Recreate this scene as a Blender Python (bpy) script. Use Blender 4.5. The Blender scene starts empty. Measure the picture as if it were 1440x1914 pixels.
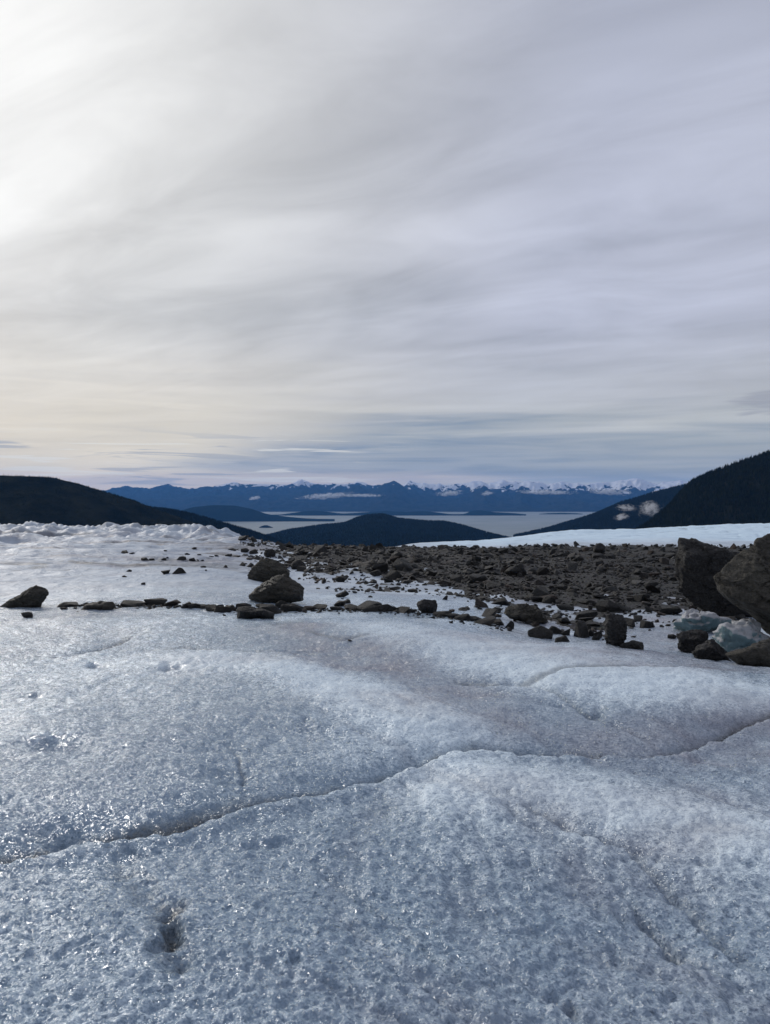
import bpy, bmesh, math, random
import numpy as np

R = math.radians
random.seed(7)
rng = np.random.default_rng(11)
scene = bpy.context.scene
col = scene.collection

# ------------------------------------------------------------------ camera
CAM_Z, FPX, HOR = 1.65, 1392.0, 930.0        # eye height over the ice, focal length in photo pixels, horizon row
cam_data = bpy.data.cameras.new("camera")
cam = bpy.data.objects.new("camera", cam_data)
col.objects.link(cam)
cam.location = (0, 0, CAM_Z)
cam.rotation_euler = (R(90), 0, 0)
cam_data.sensor_fit = 'AUTO'
cam_data.sensor_width = 36.0
cam_data.lens = 36.0 * FPX / 1914.0
cam_data.shift_y = -(957.0 - HOR) / 1914.0
cam_data.clip_start = 0.05
cam_data.clip_end = 120000
scene.camera = cam

# ------------------------------------------------------------------ light
SUN_AZ, SUN_EL = -36.0, 25.0                  # degrees left of the view axis, above the horizon
sun_dir = (math.sin(R(SUN_AZ)) * math.cos(R(SUN_EL)), math.cos(R(SUN_AZ)) * math.cos(R(SUN_EL)), math.sin(R(SUN_EL)))
sun_data = bpy.data.lights.new("sun", 'SUN')
sun_data.energy = 1.4
sun_data.angle = R(10)
sun_data.color = (1.0, 0.95, 0.88)
sun = bpy.data.objects.new("sun", sun_data)
col.objects.link(sun)
sun.location = (-60, 80, 60)
sun.rotation_euler = (R(90 - SUN_EL), 0, R(180 - SUN_AZ))
vs = scene.view_settings
vs.view_transform = 'Standard'; vs.look = 'None'; vs.exposure = 0.0; vs.gamma = 1.0
vs.use_curve_mapping = False
scene.cycles.volume_bounces = 1
scene.cycles.max_bounces = 4
scene.cycles.diffuse_bounces = 2
scene.cycles.glossy_bounces = 2
scene.cycles.use_denoising = True


class NT:
    """small helper to write node trees as expressions"""
    def __init__(self, tree):
        self.t = tree; self.n = tree.nodes; self.l = tree.links
    def node(self, typ, **kw):
        nd = self.n.new(typ)
        for k, v in kw.items():
            setattr(nd, k, v)
        return nd
    def put(self, sock, v):
        if v is None: return
        if isinstance(v, bpy.types.NodeSocket): self.l.new(v, sock)
        else:
            if isinstance(v, (tuple, list)) and len(v) == 3 and sock.type == 'RGBA': v = (*v, 1)
            sock.default_value = v
    def m(self, op, a, b=None, c=None, clamp=False):
        nd = self.node('ShaderNodeMath', operation=op, use_clamp=clamp)
        for i, v in enumerate((a, b, c)): self.put(nd.inputs[i], v)
        return nd.outputs[0]
    def v(self, op, a, b=None):
        nd = self.node('ShaderNodeVectorMath', operation=op)
        self.put(nd.inputs[0], a)
        if op == 'SCALE': self.put(nd.inputs['Scale'], b)
        else: self.put(nd.inputs[1], b)
        return nd.outputs['Value'] if op in ('DOT_PRODUCT', 'LENGTH') else nd.outputs[0]
    def xyz(self, x, y, z):
        nd = self.node('ShaderNodeCombineXYZ')
        for i, v in enumerate((x, y, z)): self.put(nd.inputs[i], v)
        return nd.outputs[0]
    def sep(self, v):
        nd = self.node('ShaderNodeSeparateXYZ'); self.put(nd.inputs[0], v)
        return nd.outputs
    def mix(self, f, a, b, mode='MIX'):
        nd = self.node('ShaderNodeMix', data_type='RGBA', blend_type=mode)
        nd.clamp_factor = True
        self.put(nd.inputs[0], f); self.put(nd.inputs[6], a); self.put(nd.inputs[7], b)
        return nd.outputs[2]
    def ss(self, x, lo, hi, a=0.0, b=1.0):
        nd = self.node('ShaderNodeMapRange', interpolation_type='SMOOTHSTEP')
        for i, v in enumerate((x, lo, hi, a, b)): self.put(nd.inputs[i], v)
        return nd.outputs[0]
    def lin(self, x, lo, hi, a=0.0, b=1.0):
        nd = self.node('ShaderNodeMapRange')
        for i, v in enumerate((x, lo, hi, a, b)): self.put(nd.inputs[i], v)
        return nd.outputs[0]
    def noise(self, vec, scale, detail=4.0, rough=0.5, dist=0.0, typ='FBM'):
        nd = self.node('ShaderNodeTexNoise', noise_type=typ)
        self.put(nd.inputs['Vector'], vec); nd.inputs['Scale'].default_value = scale
        nd.inputs['Detail'].default_value = detail; nd.inputs['Roughness'].default_value = rough
        nd.inputs['Distortion'].default_value = dist
        return nd.outputs[0]
    def vor(self, vec, scale, feature='F1', out=0, rand=1.0):
        nd = self.node('ShaderNodeTexVoronoi', feature=feature)
        self.put(nd.inputs['Vector'], vec); nd.inputs['Scale'].default_value = scale
        nd.inputs['Randomness'].default_value = rand
        return nd.outputs[out]
    def attr(self, name):
        nd = self.node('ShaderNodeAttribute', attribute_name=name)
        return nd.outputs['Fac']
    def bump(self, h, strength, dist, normal=None):
        nd = self.node('ShaderNodeBump')
        nd.inputs['Strength'].default_value = strength; nd.inputs['Distance'].default_value = dist
        self.put(nd.inputs['Height'], h)
        if normal is not None: self.put(nd.inputs['Normal'], normal)
        return nd.outputs[0]


# ------------------------------------------------------------------ sky
world = bpy.data.worlds.new("World")
scene.world = world
world.use_nodes = True
wt = NT(world.node_tree)
wt.n.clear()
out = wt.node('ShaderNodeOutputWorld')
bg = wt.node('ShaderNodeBackground')
wt.l.new(bg.outputs[0], out.inputs[0])
sky = wt.node('ShaderNodeTexSky', sky_type='NISHITA')
sky.sun_disc = False
sky.sun_elevation = R(SUN_EL)
sky.sun_rotation = R(SUN_AZ)
clear = wt.v('SCALE', sky.outputs[0], 0.10)
d = wt.node('ShaderNodeTexCoord').outputs['Generated']
dx, dy, dz = wt.sep(d)
up = wt.m('MAXIMUM', dz, 0.0)
az = wt.m('ARCTAN2', dx, dy)                                   # 0 ahead, negative to the left
dsun = wt.v('DOT_PRODUCT', d, sun_dir)
cosun = wt.m('MAXIMUM', dsun, 0.0)
inv = wt.m('DIVIDE', 1.0, wt.m('ADD', up, 0.10))
plane = wt.xyz(wt.m('MULTIPLY', dx, inv), wt.m('MULTIPLY', dy, inv), 0.0)   # a cloud sheet seen from below
# the streaks of the sheet run towards a point on the horizon left of the frame
along = wt.v('DOT_PRODUCT', plane, (-0.87, 0.50, 0.0)); across = wt.v('DOT_PRODUCT', plane, (0.50, 0.87, 0.0))
sheetc = wt.xyz(wt.m('MULTIPLY', along, 0.52), wt.m('MULTIPLY', across, 1.15), 1.7)
n_big = wt.noise(sheetc, 1.0, 3.0, 0.5, 0.7)
n_fine = wt.noise(sheetc, 2.7, 5.0, 0.58, 0.6)
glow = wt.m('ADD', wt.m('MULTIPLY', wt.m('POWER', cosun, 4.0), 0.09), wt.m('MULTIPLY', wt.m('POWER', cosun, 20.0), 0.29))
bright = wt.m('ADD', wt.ss(dsun, -1.0, 0.75, 0.29, 0.505), glow)
mott = wt.m('ADD', wt.lin(n_big, 0.3, 0.7, 0.79, 1.19), wt.lin(n_fine, 0.3, 0.7, -0.13, 0.13))
bright = wt.m('MULTIPLY', bright, mott)
warm = wt.ss(cosun, 0.66, 0.99)
sheet = wt.mix(warm, (0.895, 0.945, 1.14, 1), (1.0, 1.0, 0.985, 1))
veil = wt.v('SCALE', sheet, bright)
# low sky: cream towards the sun, slate blue banks away from it
lowc = wt.xyz(wt.m('MULTIPLY', az, 2.0), wt.m('MULTIPLY', dz, 26.0), 3.1)
n_low = wt.noise(lowc, 1.0, 2.0, 0.5, 0.5)
finec = wt.xyz(wt.m('MULTIPLY', az, 4.2), wt.m('MULTIPLY', dz, 75.0), 5.3)
n_str = wt.noise(finec, 1.0, 3.0, 0.55, 0.6)
low = wt.ss(dz, 0.24, 0.06)
cream = wt.v('SCALE', wt.mix(warm, (0.57, 0.58, 0.56, 1), (0.90, 0.80, 0.63, 1)), wt.m('ADD', wt.lin(n_low, 0.3, 0.7, 0.82, 1.10), wt.lin(n_str, 0.3, 0.7, -0.09, 0.09)))
lowcol = wt.mix(wt.m('MULTIPLY', low, 0.8), veil, cream)
az_w = wt.m('ADD', az, wt.m('ADD', wt.lin(n_low, 0.3, 0.7, -0.14, 0.14), wt.lin(n_str, 0.3, 0.7, -0.05, 0.05)))
dz_w = wt.m('ADD', dz, wt.m('ADD', wt.lin(n_low, 0.3, 0.7, -0.022, 0.022), wt.lin(n_str, 0.3, 0.7, -0.010, 0.010)))
band = wt.m('MULTIPLY', wt.ss(dz_w, 0.120, 0.070), wt.ss(dz_w, 0.018, 0.032))
away = wt.ss(az_w, -0.24, -0.02)
bank = wt.m('MULTIPLY', wt.m('MULTIPLY', band, away), wt.ss(n_str, 0.25, 0.60, 1.0, 0.55))
bankcol = wt.mix(wt.ss(az, -0.05, 0.40), (0.19, 0.26, 0.37, 1), (0.33, 0.38, 0.44, 1))
c2 = wt.mix(bank, lowcol, bankcol)
glowband = wt.m('MULTIPLY', wt.ss(dz, 0.040, 0.024), wt.ss(az_w, 0.24, 0.02))
c2 = wt.mix(wt.m('MULTIPLY', glowband, 0.8), c2, (0.72, 0.63, 0.57, 1))
# thin bright lenses and dark slivers low over the far range
lensc = wt.xyz(wt.m('MULTIPLY', az, 6.0), wt.m('MULTIPLY', dz, 105.0), 12.4)
n_lens = wt.noise(lensc, 1.0, 3.0, 0.58, 0.9)
lensband = wt.m('MULTIPLY', wt.ss(dz, 0.095, 0.065), wt.ss(az, 0.02, -0.08))
c3 = wt.mix(wt.m('MULTIPLY', lensband, wt.ss(n_lens, 0.57, 0.66, 0, 0.8)), c2, (0.80, 0.79, 0.74, 1))
c4 = wt.mix(wt.m('MULTIPLY', lensband, wt.ss(n_lens, 0.43, 0.34, 0, 0.7)), c3, (0.36, 0.39, 0.44, 1))
ex = wt.m('DIVIDE', wt.m('SUBTRACT', az, 0.49), 0.07); ez = wt.m('DIVIDE', wt.m('SUBTRACT', dz, 0.112), 0.020)
puff = wt.m('ADD', wt.m('ADD', wt.m('MULTIPLY', ex, ex), wt.m('MULTIPLY', ez, ez)), wt.lin(n_lens, 0.3, 0.7, 0.6, -0.6))
c4 = wt.mix(wt.ss(puff, 1.0, 0.2, 0.0, 0.7), c4, (0.34, 0.35, 0.40, 1))
cover = wt.lin(n_big, 0.30, 0.62, 0.90, 0.98)
final = wt.mix(cover, clear, c4)
wt.l.new(final, bg.inputs['Color'])
bg.inputs['Strength'].default_value = 1.0


# ------------------------------------------------------------------ numpy noise
def _h(ix, iy, iz, seed):
    h = (ix.astype(np.uint32) * np.uint32(374761393) + iy.astype(np.uint32) * np.uint32(668265263)
         + iz.astype(np.uint32) * np.uint32(2147483647 - 58) + np.uint32((seed * 974711 + 12345) & 0xffffffff))
    h = (h ^ (h >> np.uint32(13))) * np.uint32(1274126177)
    h = (h ^ (h >> np.uint32(16))) * np.uint32(2246822519)
    return h ^ (h >> np.uint32(15))

def pn2(x, y, seed=0):
    x = np.asarray(x, np.float64); y = np.asarray(y, np.float64)
    x0 = np.floor(x); y0 = np.floor(y); fx = x - x0; fy = y - y0
    ix = x0.astype(np.int64) & 0xffffffff; iy = y0.astype(np.int64) & 0xffffffff
    z = np.zeros_like(ix)
    u = fx * fx * fx * (fx * (fx * 6 - 15) + 10); v = fy * fy * fy * (fy * (fy * 6 - 15) + 10)
    def g(a, b):
        t = _h(ix + a, iy + b, z, seed).astype(np.float64) * (2 * math.pi / 4294967296.0)
        return np.cos(t) * (fx - a) + np.sin(t) * (fy - b)
    n0 = g(0, 0) * (1 - u) + g(1, 0) * u
    n1 = g(0, 1) * (1 - u) + g(1, 1) * u
    return (n0 * (1 - v) + n1 * v) * 1.5

def fbm2(x, y, octv, seed=0, gain=0.5, lac=2.03):
    s = 0; a = 1.0
    for i in range(octv):
        s = s + a * pn2(x, y, seed + i * 17); x = x * lac + 3.7; y = y * lac - 1.9; a *= gain
    return s

def ridge2(x, y, octv, seed=0, gain=0.5, lac=2.05):
    s = 0; a = 1.0
    for i in range(octv):
        s = s + a * (1 - 2 * np.abs(pn2(x, y, seed + i * 31))); x = x * lac + 5.1; y = y * lac + 2.3; a *= gain
    return s

def vn3(x, y, z, seed=0):
    x0 = np.floor(x); y0 = np.floor(y); z0 = np.floor(z); fx = x - x0; fy = y - y0; fz = z - z0
    ix = x0.astype(np.int64) & 0xffffffff; iy = y0.astype(np.int64) & 0xffffffff; iz = z0.astype(np.int64) & 0xffffffff
    u = fx * fx * (3 - 2 * fx); v = fy * fy * (3 - 2 * fy); w = fz * fz * (3 - 2 * fz)
    def g(a, b, c): return _h(ix + a, iy + b, iz + c, seed).astype(np.float64) / 2147483648.0 - 1
    def lerp(a, b, t): return a + (b - a) * t
    return lerp(lerp(lerp(g(0,0,0), g(1,0,0), u), lerp(g(0,1,0), g(1,1,0), u), v),
                lerp(lerp(g(0,0,1), g(1,0,1), u), lerp(g(0,1,1), g(1,1,1), u), v), w)

def fbm3(p, f, octv, seed=0, gain=0.5):
    s = 0; a = 1.0
    for i in range(octv):
        s = s + a * vn3(p[:, 0] * f + 7.3 * i, p[:, 1] * f, p[:, 2] * f - 3.1 * i, seed + 13 * i); f *= 2.07; a *= gain
    return s

def sstep(x, a, b):
    t = np.clip((x - a) / (b - a), 0, 1)
    return t * t * (3 - 2 * t)


# ------------------------------------------------------------------ mesh helpers
def mesh_from(name, verts, faces, smooth=True):
    """verts (N,3), faces (M,3|4) numpy"""
    me = bpy.data.meshes.new(name)
    verts = np.ascontiguousarray(verts, np.float32); faces = np.ascontiguousarray(faces, np.int32)
    k = faces.shape[1]
    me.vertices.add(len(verts)); me.vertices.foreach_set('co', verts.ravel())
    me.loops.add(faces.size); me.loops.foreach_set('vertex_index', faces.ravel())
    me.polygons.add(len(faces)); me.polygons.foreach_set('loop_start', np.arange(0, faces.size, k, dtype=np.int32))
    me.polygons.foreach_set('use_smooth', np.full(len(faces), smooth))
    me.update(calc_edges=True)
    return me

def add_attr(me, name, vals):
    a = me.attributes.new(name, 'FLOAT', 'POINT')
    a.data.foreach_set('value', np.ascontiguousarray(vals, np.float32).ravel())

def grid_faces(nr, nc):
    i = np.arange(nr - 1)[:, None] * nc + np.arange(nc - 1)[None, :]
    return np.stack([i, i + 1, i + 1 + nc, i + nc], -1).reshape(-1, 4)

def obj(name, me, mat, parent=None, loc=None):
    o = bpy.data.objects.new(name, me)
    col.objects.link(o)
    if mat is not None and len(me.materials) == 0: me.materials.append(mat)
    if parent is not None: o.parent = parent
    if loc is not None: o.location = loc
    return o

def tag(o, label=None, cat=None, group=None, kind=None):
    if label: o['label'] = label
    if cat: o['category'] = cat
    if group: o['group'] = group
    if kind: o['kind'] = kind
    return o


# ------------------------------------------------------------------ materials
def new_mat(name):
    m = bpy.data.materials.new(name); m.use_nodes = True
    t = NT(m.node_tree)
    p = t.n['Principled BSDF']
    return m, t, p

def mat_ice():
    m, t, p = new_mat('glacier_ice')
    pos = t.node('ShaderNodeNewGeometry').outputs['Position']
    frost = t.attr('frost'); dirt_and_shade = t.attr('dirt_and_shade'); far = t.attr('far'); pink = t.attr('pink')
    wob = t.noise(pos, 1.3, 3.0, 0.6)
    n1 = t.noise(pos, 9.0, 4.0, 0.62)
    n2 = t.noise(pos, 38.0, 3.0, 0.6)
    cells = t.vor(pos, 46.0)
    fr = t.m('ADD', frost, t.lin(n1, 0.3, 0.7, -0.24, 0.24))
    fr = t.m('ADD', fr, t.m('ADD', t.ss(n2, 0.38, 0.62, -0.24, 0.24), t.ss(t.noise(pos, 120.0, 2.0, 0.6), 0.36, 0.64, -0.20, 0.20)), clamp=True)
    base = t.mix(fr, (0.255, 0.350, 0.455, 1), (0.77, 0.895, 0.975, 1))
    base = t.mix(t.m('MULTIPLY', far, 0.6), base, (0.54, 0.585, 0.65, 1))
    base = t.mix(t.attr('clean'), base, (0.69, 0.85, 0.97, 1))
    base = t.mix(t.m('MULTIPLY', pink, t.lin(wob, 0.35, 0.65, 0.25, 0.8)), base, (0.335, 0.32, 0.36, 1))
    dm = t.m('MULTIPLY', dirt_and_shade, t.lin(n2, 0.25, 0.65, 0.45, 1.0), clamp=True)
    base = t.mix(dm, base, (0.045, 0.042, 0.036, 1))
    t.put(p.inputs['Base Color'], base)
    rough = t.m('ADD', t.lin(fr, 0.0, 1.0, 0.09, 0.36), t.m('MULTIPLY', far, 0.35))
    t.put(p.inputs['Roughness'], rough)
    p.inputs['IOR'].default_value = 1.33
    p.inputs['Subsurface Weight'].default_value = 0.0
    h = t.m('ADD', t.m('MULTIPLY', cells, 0.35), t.m('MULTIPLY', t.noise(pos, 60.0, 4.0, 0.65), 0.8))
    b1 = t.bump(h, 0.6, 0.010)
    h2 = t.m('ADD', n1, t.m('MULTIPLY', n2, 0.5))
    b2 = t.bump(h2, 0.5, 0.03, b1)
    nf = t.node('ShaderNodeBump'); nf.inputs['Distance'].default_value = 0.22
    t.put(nf.inputs['Strength'], t.m('MULTIPLY', far, t.lin(t.attr('clean'), 0, 1, 0.8, 0.25)))
    t.put(nf.inputs['Height'], t.noise(pos, 1.1, 5.0, 0.62, 0.4)); t.put(nf.inputs['Normal'], b2); b2 = nf.outputs[0]
    # crystal faces: each grain of the coarse ice has its own tilt
    k = t.m('MULTIPLY', t.lin(fr, 0.0, 1.0, 0.66, 0.30), t.lin(far, 0, 1, 1.0, 0.35))
    grain = pos
    t1 = t.v('SUBTRACT', t.vor(grain, 118.0, out=1), (0.5, 0.5, 0.5)); t2 = t.v('SUBTRACT', t.vor(grain, 47.0, out=1), (0.5, 0.5, 0.5))
    tilt = t.v('ADD', t.v('SCALE', t1, 1.3), t.v('SCALE', t2, t.lin(wob, 0.35, 0.65, 0.2, 0.9)))
    nn = t.v('NORMALIZE', t.v('ADD', b2, t.v('SCALE', tilt, k)))
    t.put(p.inputs['Normal'], nn)
    t.put(p.inputs['Specular IOR Level'], t.lin(far, 0, 1, 0.65, 0.2))
    return m

def mat_gravel():
    m, t, p = new_mat('moraine_grit')
    pos = t.node('ShaderNodeNewGeometry').outputs['Position']
    n = t.noise(pos, 5.0, 8.0, 0.7); v = t.vor(pos, 14.0)
    vc = t.vor(pos, 14.0, out=1)
    c = t.mix(t.lin(n, 0.3, 0.7), (0.010, 0.010, 0.011, 1), (0.026, 0.026, 0.026, 1))
    c = t.mix(0.3, c, t.v('SCALE', vc, 0.04))
    t.put(p.inputs['Base Color'], c)
    p.inputs['Roughness'].default_value = 0.8
    t.put(p.inputs['Normal'], t.bump(t.m('ADD', v, n), 1.0, 0.06))
    return m

def mat_rock(name, tint=(1, 1, 1), scale=1.0, body=None, stain=(0.046, 0.045, 0.042)):
    m, t, p = new_mat(name)
    geo = t.node('ShaderNodeNewGeometry')
    pos = t.node('ShaderNodeTexCoord').outputs['Object']
    rnd = t.m('FRACT', t.m('ADD', geo.outputs['Random Per Island'], t.node('ShaderNodeObjectInfo').outputs['Random']))
    ramp = t.node('ShaderNodeValToRGB')
    cr = ramp.color_ramp
    tint = tuple(0.47 * q for q in tint)
    stops = [(0.0, (0.040, 0.040, 0.041)), (0.25, (0.058, 0.056, 0.053)), (0.5, (0.050, 0.053, 0.052)),
             (0.7, (0.084, 0.079, 0.072)), (0.86, (0.105, 0.100, 0.094)), (0.95, (0.10, 0.062, 0.044)), (1.0, (0.26, 0.255, 0.245))]
    while len(cr.elements) < len(stops): cr.elements.new(0.5)
    for e, (q, c) in zip(cr.elements, stops): e.position = q; e.color = (*[a * b for a, b in zip(c, tint)], 1)
    t.put(ramp.inputs[0], rnd)
    off = t.v('ADD', pos, t.xyz(t.m('MULTIPLY', rnd, 37.0), t.m('MULTIPLY', rnd, 11.0), 0.0))
    str_ = t.node('ShaderNodeMapping'); str_.inputs['Scale'].default_value = (1.2, 1.2, 5.0); str_.inputs['Rotation'].default_value = (R(18), R(-24), 0)
    t.l.new(off, str_.inputs['Vector'])
    n1 = t.noise(off, 2.5 * scale, 7.0, 0.62)
    n2 = t.noise(str_.outputs[0], 4.0 * scale, 7.0, 0.6, 0.6)
    n3 = t.noise(off, 30.0 * scale, 4.0, 0.6)
    c = t.mix(1.0, ramp.outputs[0] if body is None else (*body, 1), t.v('SCALE', (1, 1, 1), t.lin(n1, 0.28, 0.72, 0.35, 1.7)), 'MULTIPLY')
    c = t.mix(t.ss(n2, 0.55, 0.72, 0, 0.5), c, (*stain, 1))
    c = t.mix(t.ss(n3, 0.50, 0.66, 0, 0.42), c, (0.100, 0.097, 0.090, 1))
    c = t.mix(t.ss(n3, 0.47, 0.34, 0, 0.55), c, (0.012, 0.012, 0.012, 1))
    warp = t.v('ADD', str_.outputs[0], t.v('SCALE', t.v('SUBTRACT', t.xyz(n1, n2, n3), (0.5, 0.5, 0.5)), 0.9))
    vd = t.node('ShaderNodeTexVoronoi', feature='DISTANCE_TO_EDGE'); t.put(vd.inputs['Vector'], warp); vd.inputs['Scale'].default_value = 1.5 * scale
    joint = t.m('MULTIPLY', t.ss(vd.outputs[0], 0.035, 0.0), t.ss(n1, 0.42, 0.58))
    c = t.mix(t.m('MULTIPLY', joint, 0.8), c, (0.008, 0.008, 0.008, 1))
    t.put(p.inputs['Base Color'], c)
    t.put(p.inputs['Roughness'], t.lin(n1, 0.3, 0.7, 0.55, 0.85))
    p.inputs['Specular IOR Level'].default_value = 0.35
    b = t.bump(t.m('SUBTRACT', t.m('ADD', t.m('MULTIPLY', n2, 1.0), t.m('MULTIPLY', n3, 0.45)), t.m('MULTIPLY', joint, 0.6)), 1.0, 0.09 / scale)
    t.put(p.inputs['Normal'], b)
    return m

def mat_forest(name, a, b):
    m, t, p = new_mat(name)
    geo = t.node('ShaderNodeNewGeometry')
    n = t.noise(geo.outputs['Position'], 0.004, 5.0, 0.6)
    f = t.m('ADD', t.m('MULTIPLY', geo.outputs['Random Per Island'], 0.5), t.lin(n, 0.3, 0.7, 0.0, 0.5))
    t.put(p.inputs['Base Color'], t.mix(f, (*a, 1), (*b, 1)))
    p.inputs['Roughness'].default_value = 0.9
    p.inputs['Specular IOR Level'].default_value = 0.0
    return m

def mat_hill(name, a, b, scale):
    m, t, p = new_mat(name)
    pos = t.node('ShaderNodeNewGeometry').outputs['Position']
    n = t.noise(pos, scale, 8.0, 0.65)
    t.put(p.inputs['Base Color'], t.mix(t.lin(n, 0.35, 0.65), (*a, 1), (*b, 1)))
    p.inputs['Roughness'].default_value = 0.95
    p.inputs['Specular IOR Level'].default_value = 0.0
    t.put(p.inputs['Normal'], t.bump(n, 0.8, 20.0))
    return m

def mat_mountain():
    m, t, p = new_mat('far_mountain')
    pos = t.node('ShaderNodeNewGeometry').outputs['Position']
    snow = t.attr('snow')
    n = t.noise(pos, 0.0045, 6.0, 0.68)
    rock = t.mix(t.lin(n, 0.35, 0.65), (0.014, 0.020, 0.019, 1), (0.036, 0.040, 0.040, 1))
    s = t.ss(t.m('ADD', snow, t.m('MULTIPLY', t.lin(n, 0.3, 0.7, -0.75, 0.75), t.ss(snow, 0.05, 0.5))), 0.40, 0.56)
    t.put(p.inputs['Base Color'], t.mix(s, rock, (0.82, 0.84, 0.88, 1)))
    p.inputs['Roughness'].default_value = 0.9
    p.inputs['Specular IOR Level'].default_value = 0.0
    return m

def mat_sea():
    m, t, p = new_mat('sea_water')
    pos = t.node('ShaderNodeNewGeometry').outputs['Position']
    n = t.noise(pos, 0.0012, 5.0, 0.6)
    p.inputs['Base Color'].default_value = (0.14, 0.175, 0.165, 1)
    t.put(p.inputs['Roughness'], t.lin(n, 0.3, 0.7, 0.30, 0.40))
    p.inputs['IOR'].default_value = 1.33
    return m

def mat_block():
    m, t, p = new_mat('clear_blue_ice')
    pos = t.node('ShaderNodeNewGeometry').outputs['Position']
    n = t.noise(pos, 3.0, 6.0, 0.6); n2 = t.noise(pos, 26.0, 5.0, 0.6)
    up_ = t.sep(t.node('ShaderNodeNewGeometry').outputs['Normal'])[2]
    f = t.ss(t.m('ADD', up_, t.lin(n, 0.3, 0.7, -0.7, 0.7)), -0.1, 0.5)      # weathered white crust lies on the upper faces
    c = t.mix(f, (0.155, 0.235, 0.255, 1), (0.40, 0.41, 0.425, 1))
    c = t.mix(t.ss(n2, 0.55, 0.72, 0, 0.65), c, (0.10, 0.096, 0.09, 1))
    t.put(p.inputs['Base Color'], c)
    t.put(p.inputs['Roughness'], t.lin(f, 0, 1, 0.14, 0.5))
    p.inputs['IOR'].default_value = 1.31
    t.put(p.inputs['Normal'], t.bump(t.m('ADD', n, t.m('MULTIPLY', n2, 0.4)), 0.7, 0.04))
    return m

def mat_volume(name, color, density, aniso):
    m = bpy.data.materials.new(name); m.use_nodes = True
    t = NT(m.node_tree); t.n.clear()
    o = t.node('ShaderNodeOutputMaterial'); v = t.node('ShaderNodeVolumePrincipled')
    v.inputs['Color'].default_value = (*color, 1)
    v.inputs['Density'].default_value = density
    v.inputs['Anisotropy'].default_value = aniso
    v.inputs['Density Attribute'].default_value = ''
    t.l.new(v.outputs[0], o.inputs['Volume'])
    return m

M = dict(ice=mat_ice(), gravel=mat_gravel(), rock=mat_rock('schist_rubble', scale=1.6), boulder=mat_rock('brown_schist', body=(0.068, 0.062, 0.049), stain=(0.092, 0.080, 0.060)),
         dark=mat_rock('dark_schist', body=(0.026, 0.025, 0.025), stain=(0.045, 0.033, 0.026)), mountain=mat_mountain(), sea=mat_sea(), block=mat_block())

# ------------------------------------------------------------------ glacier surface
# columns of the glacier surface: distance ahead (m) -> height (m), for azimuth tangents u = x / y
def zpx(Y, py): return CAM_Z - (py - HOR) / FPX * Y
NEAR = [(0, 0.0), (2, 0.0), (4, 0.0), (7, 0.0)]
COLS = [
    (-0.517, NEAR + [(9.6, 0.0), (10.6, -0.06), (12, zpx(12, 1143)), (15, zpx(15, 1112)), (22, zpx(22, 1073)), (35, zpx(35, 1045)), (60, zpx(60, 1022)), (110, zpx(110, 1003)), (160, zpx(160, 996)), (200, -10), (300, -40)]),
    (-0.259, NEAR + [(9.6, 0.0), (10.4, -0.03), (11.3, zpx(11.3, 1150)), (12.4, zpx(12.4, 1128)), (16, zpx(16, 1090)), (20, zpx(20, 1066)), (24, zpx(24, 1069)), (32, zpx(32, 1046)), (60, zpx(60, 1022)), (110, zpx(110, 1004)), (155, zpx(155, 998)), (200, -11), (300, -40)]),
    (-0.10, NEAR + [(9.6, 0.0), (10.4, -0.03), (11.6, zpx(11.6, 1152)), (13, zpx(13, 1130)), (15.5, zpx(15.5, 1101)), (18.5, zpx(18.5, 1103)), (25, zpx(25, 1068)), (40, zpx(40, 1043)), (70, zpx(70, 1022)), (85, -4.2), (120, -9), (200, -22), (300, -45)]),
    (0.057, NEAR + [(9.2, 0.02), (10.0, -0.03), (11.4, zpx(11.4, 1156)), (12.8, zpx(12.8, 1140)), (15, zpx(15, 1114)), (18, zpx(18, 1106)), (25, zpx(25, 1075)), (40, zpx(40, 1046)), (72, zpx(72, 1025)), (82, -4.2), (110, zpx(110, 1017)), (130, zpx(130, 1014)), (200, -14), (300, -42)]),
    (0.259, NEAR + [(8.0, 0.03), (8.7, -0.02), (9.8, zpx(9.8, 1207)), (11, zpx(11, 1184)), (13.5, zpx(13.5, 1150)), (20, zpx(20, 1106)), (40, zpx(40, 1053)), (70, zpx(70, 1028)), (100, zpx(100, 1010)), (150, zpx(150, 994)), (180, zpx(180, 991)), (220, -12), (300, -36)]),
    (0.517, [(0, 0.0), (2, 0.0), (4, 0.0), (6.2, 0.02), (7.2, 0.0), (8.2, -0.20), (9.2, -0.37), (13, zpx(13, 1156)), (20, zpx(20, 1106)), (40, zpx(40, 1055)), (70, zpx(70, 1029)), (100, zpx(100, 1001)), (160, zpx(160, 980)), (195, zpx(195, 979)), (240, -11), (300, -30)]),
]
_u = np.array([c[0] for c in COLS])
_yk = np.exp(np.linspace(math.log(1.0), math.log(300.0), 420))
_tab = []
for _, pts in COLS:
    a = np.array(pts, float); z = np.interp(_yk, a[:, 0], a[:, 1])
    k = np.exp(-0.5 * (np.arange(-9, 10) / 3.2) ** 2); k /= k.sum()
    z = np.convolve(np.pad(z, 9, mode='edge'), k, mode='valid')
    _tab.append(z)
_tab = np.array(_tab)
_lk = np.log(_yk)

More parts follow.
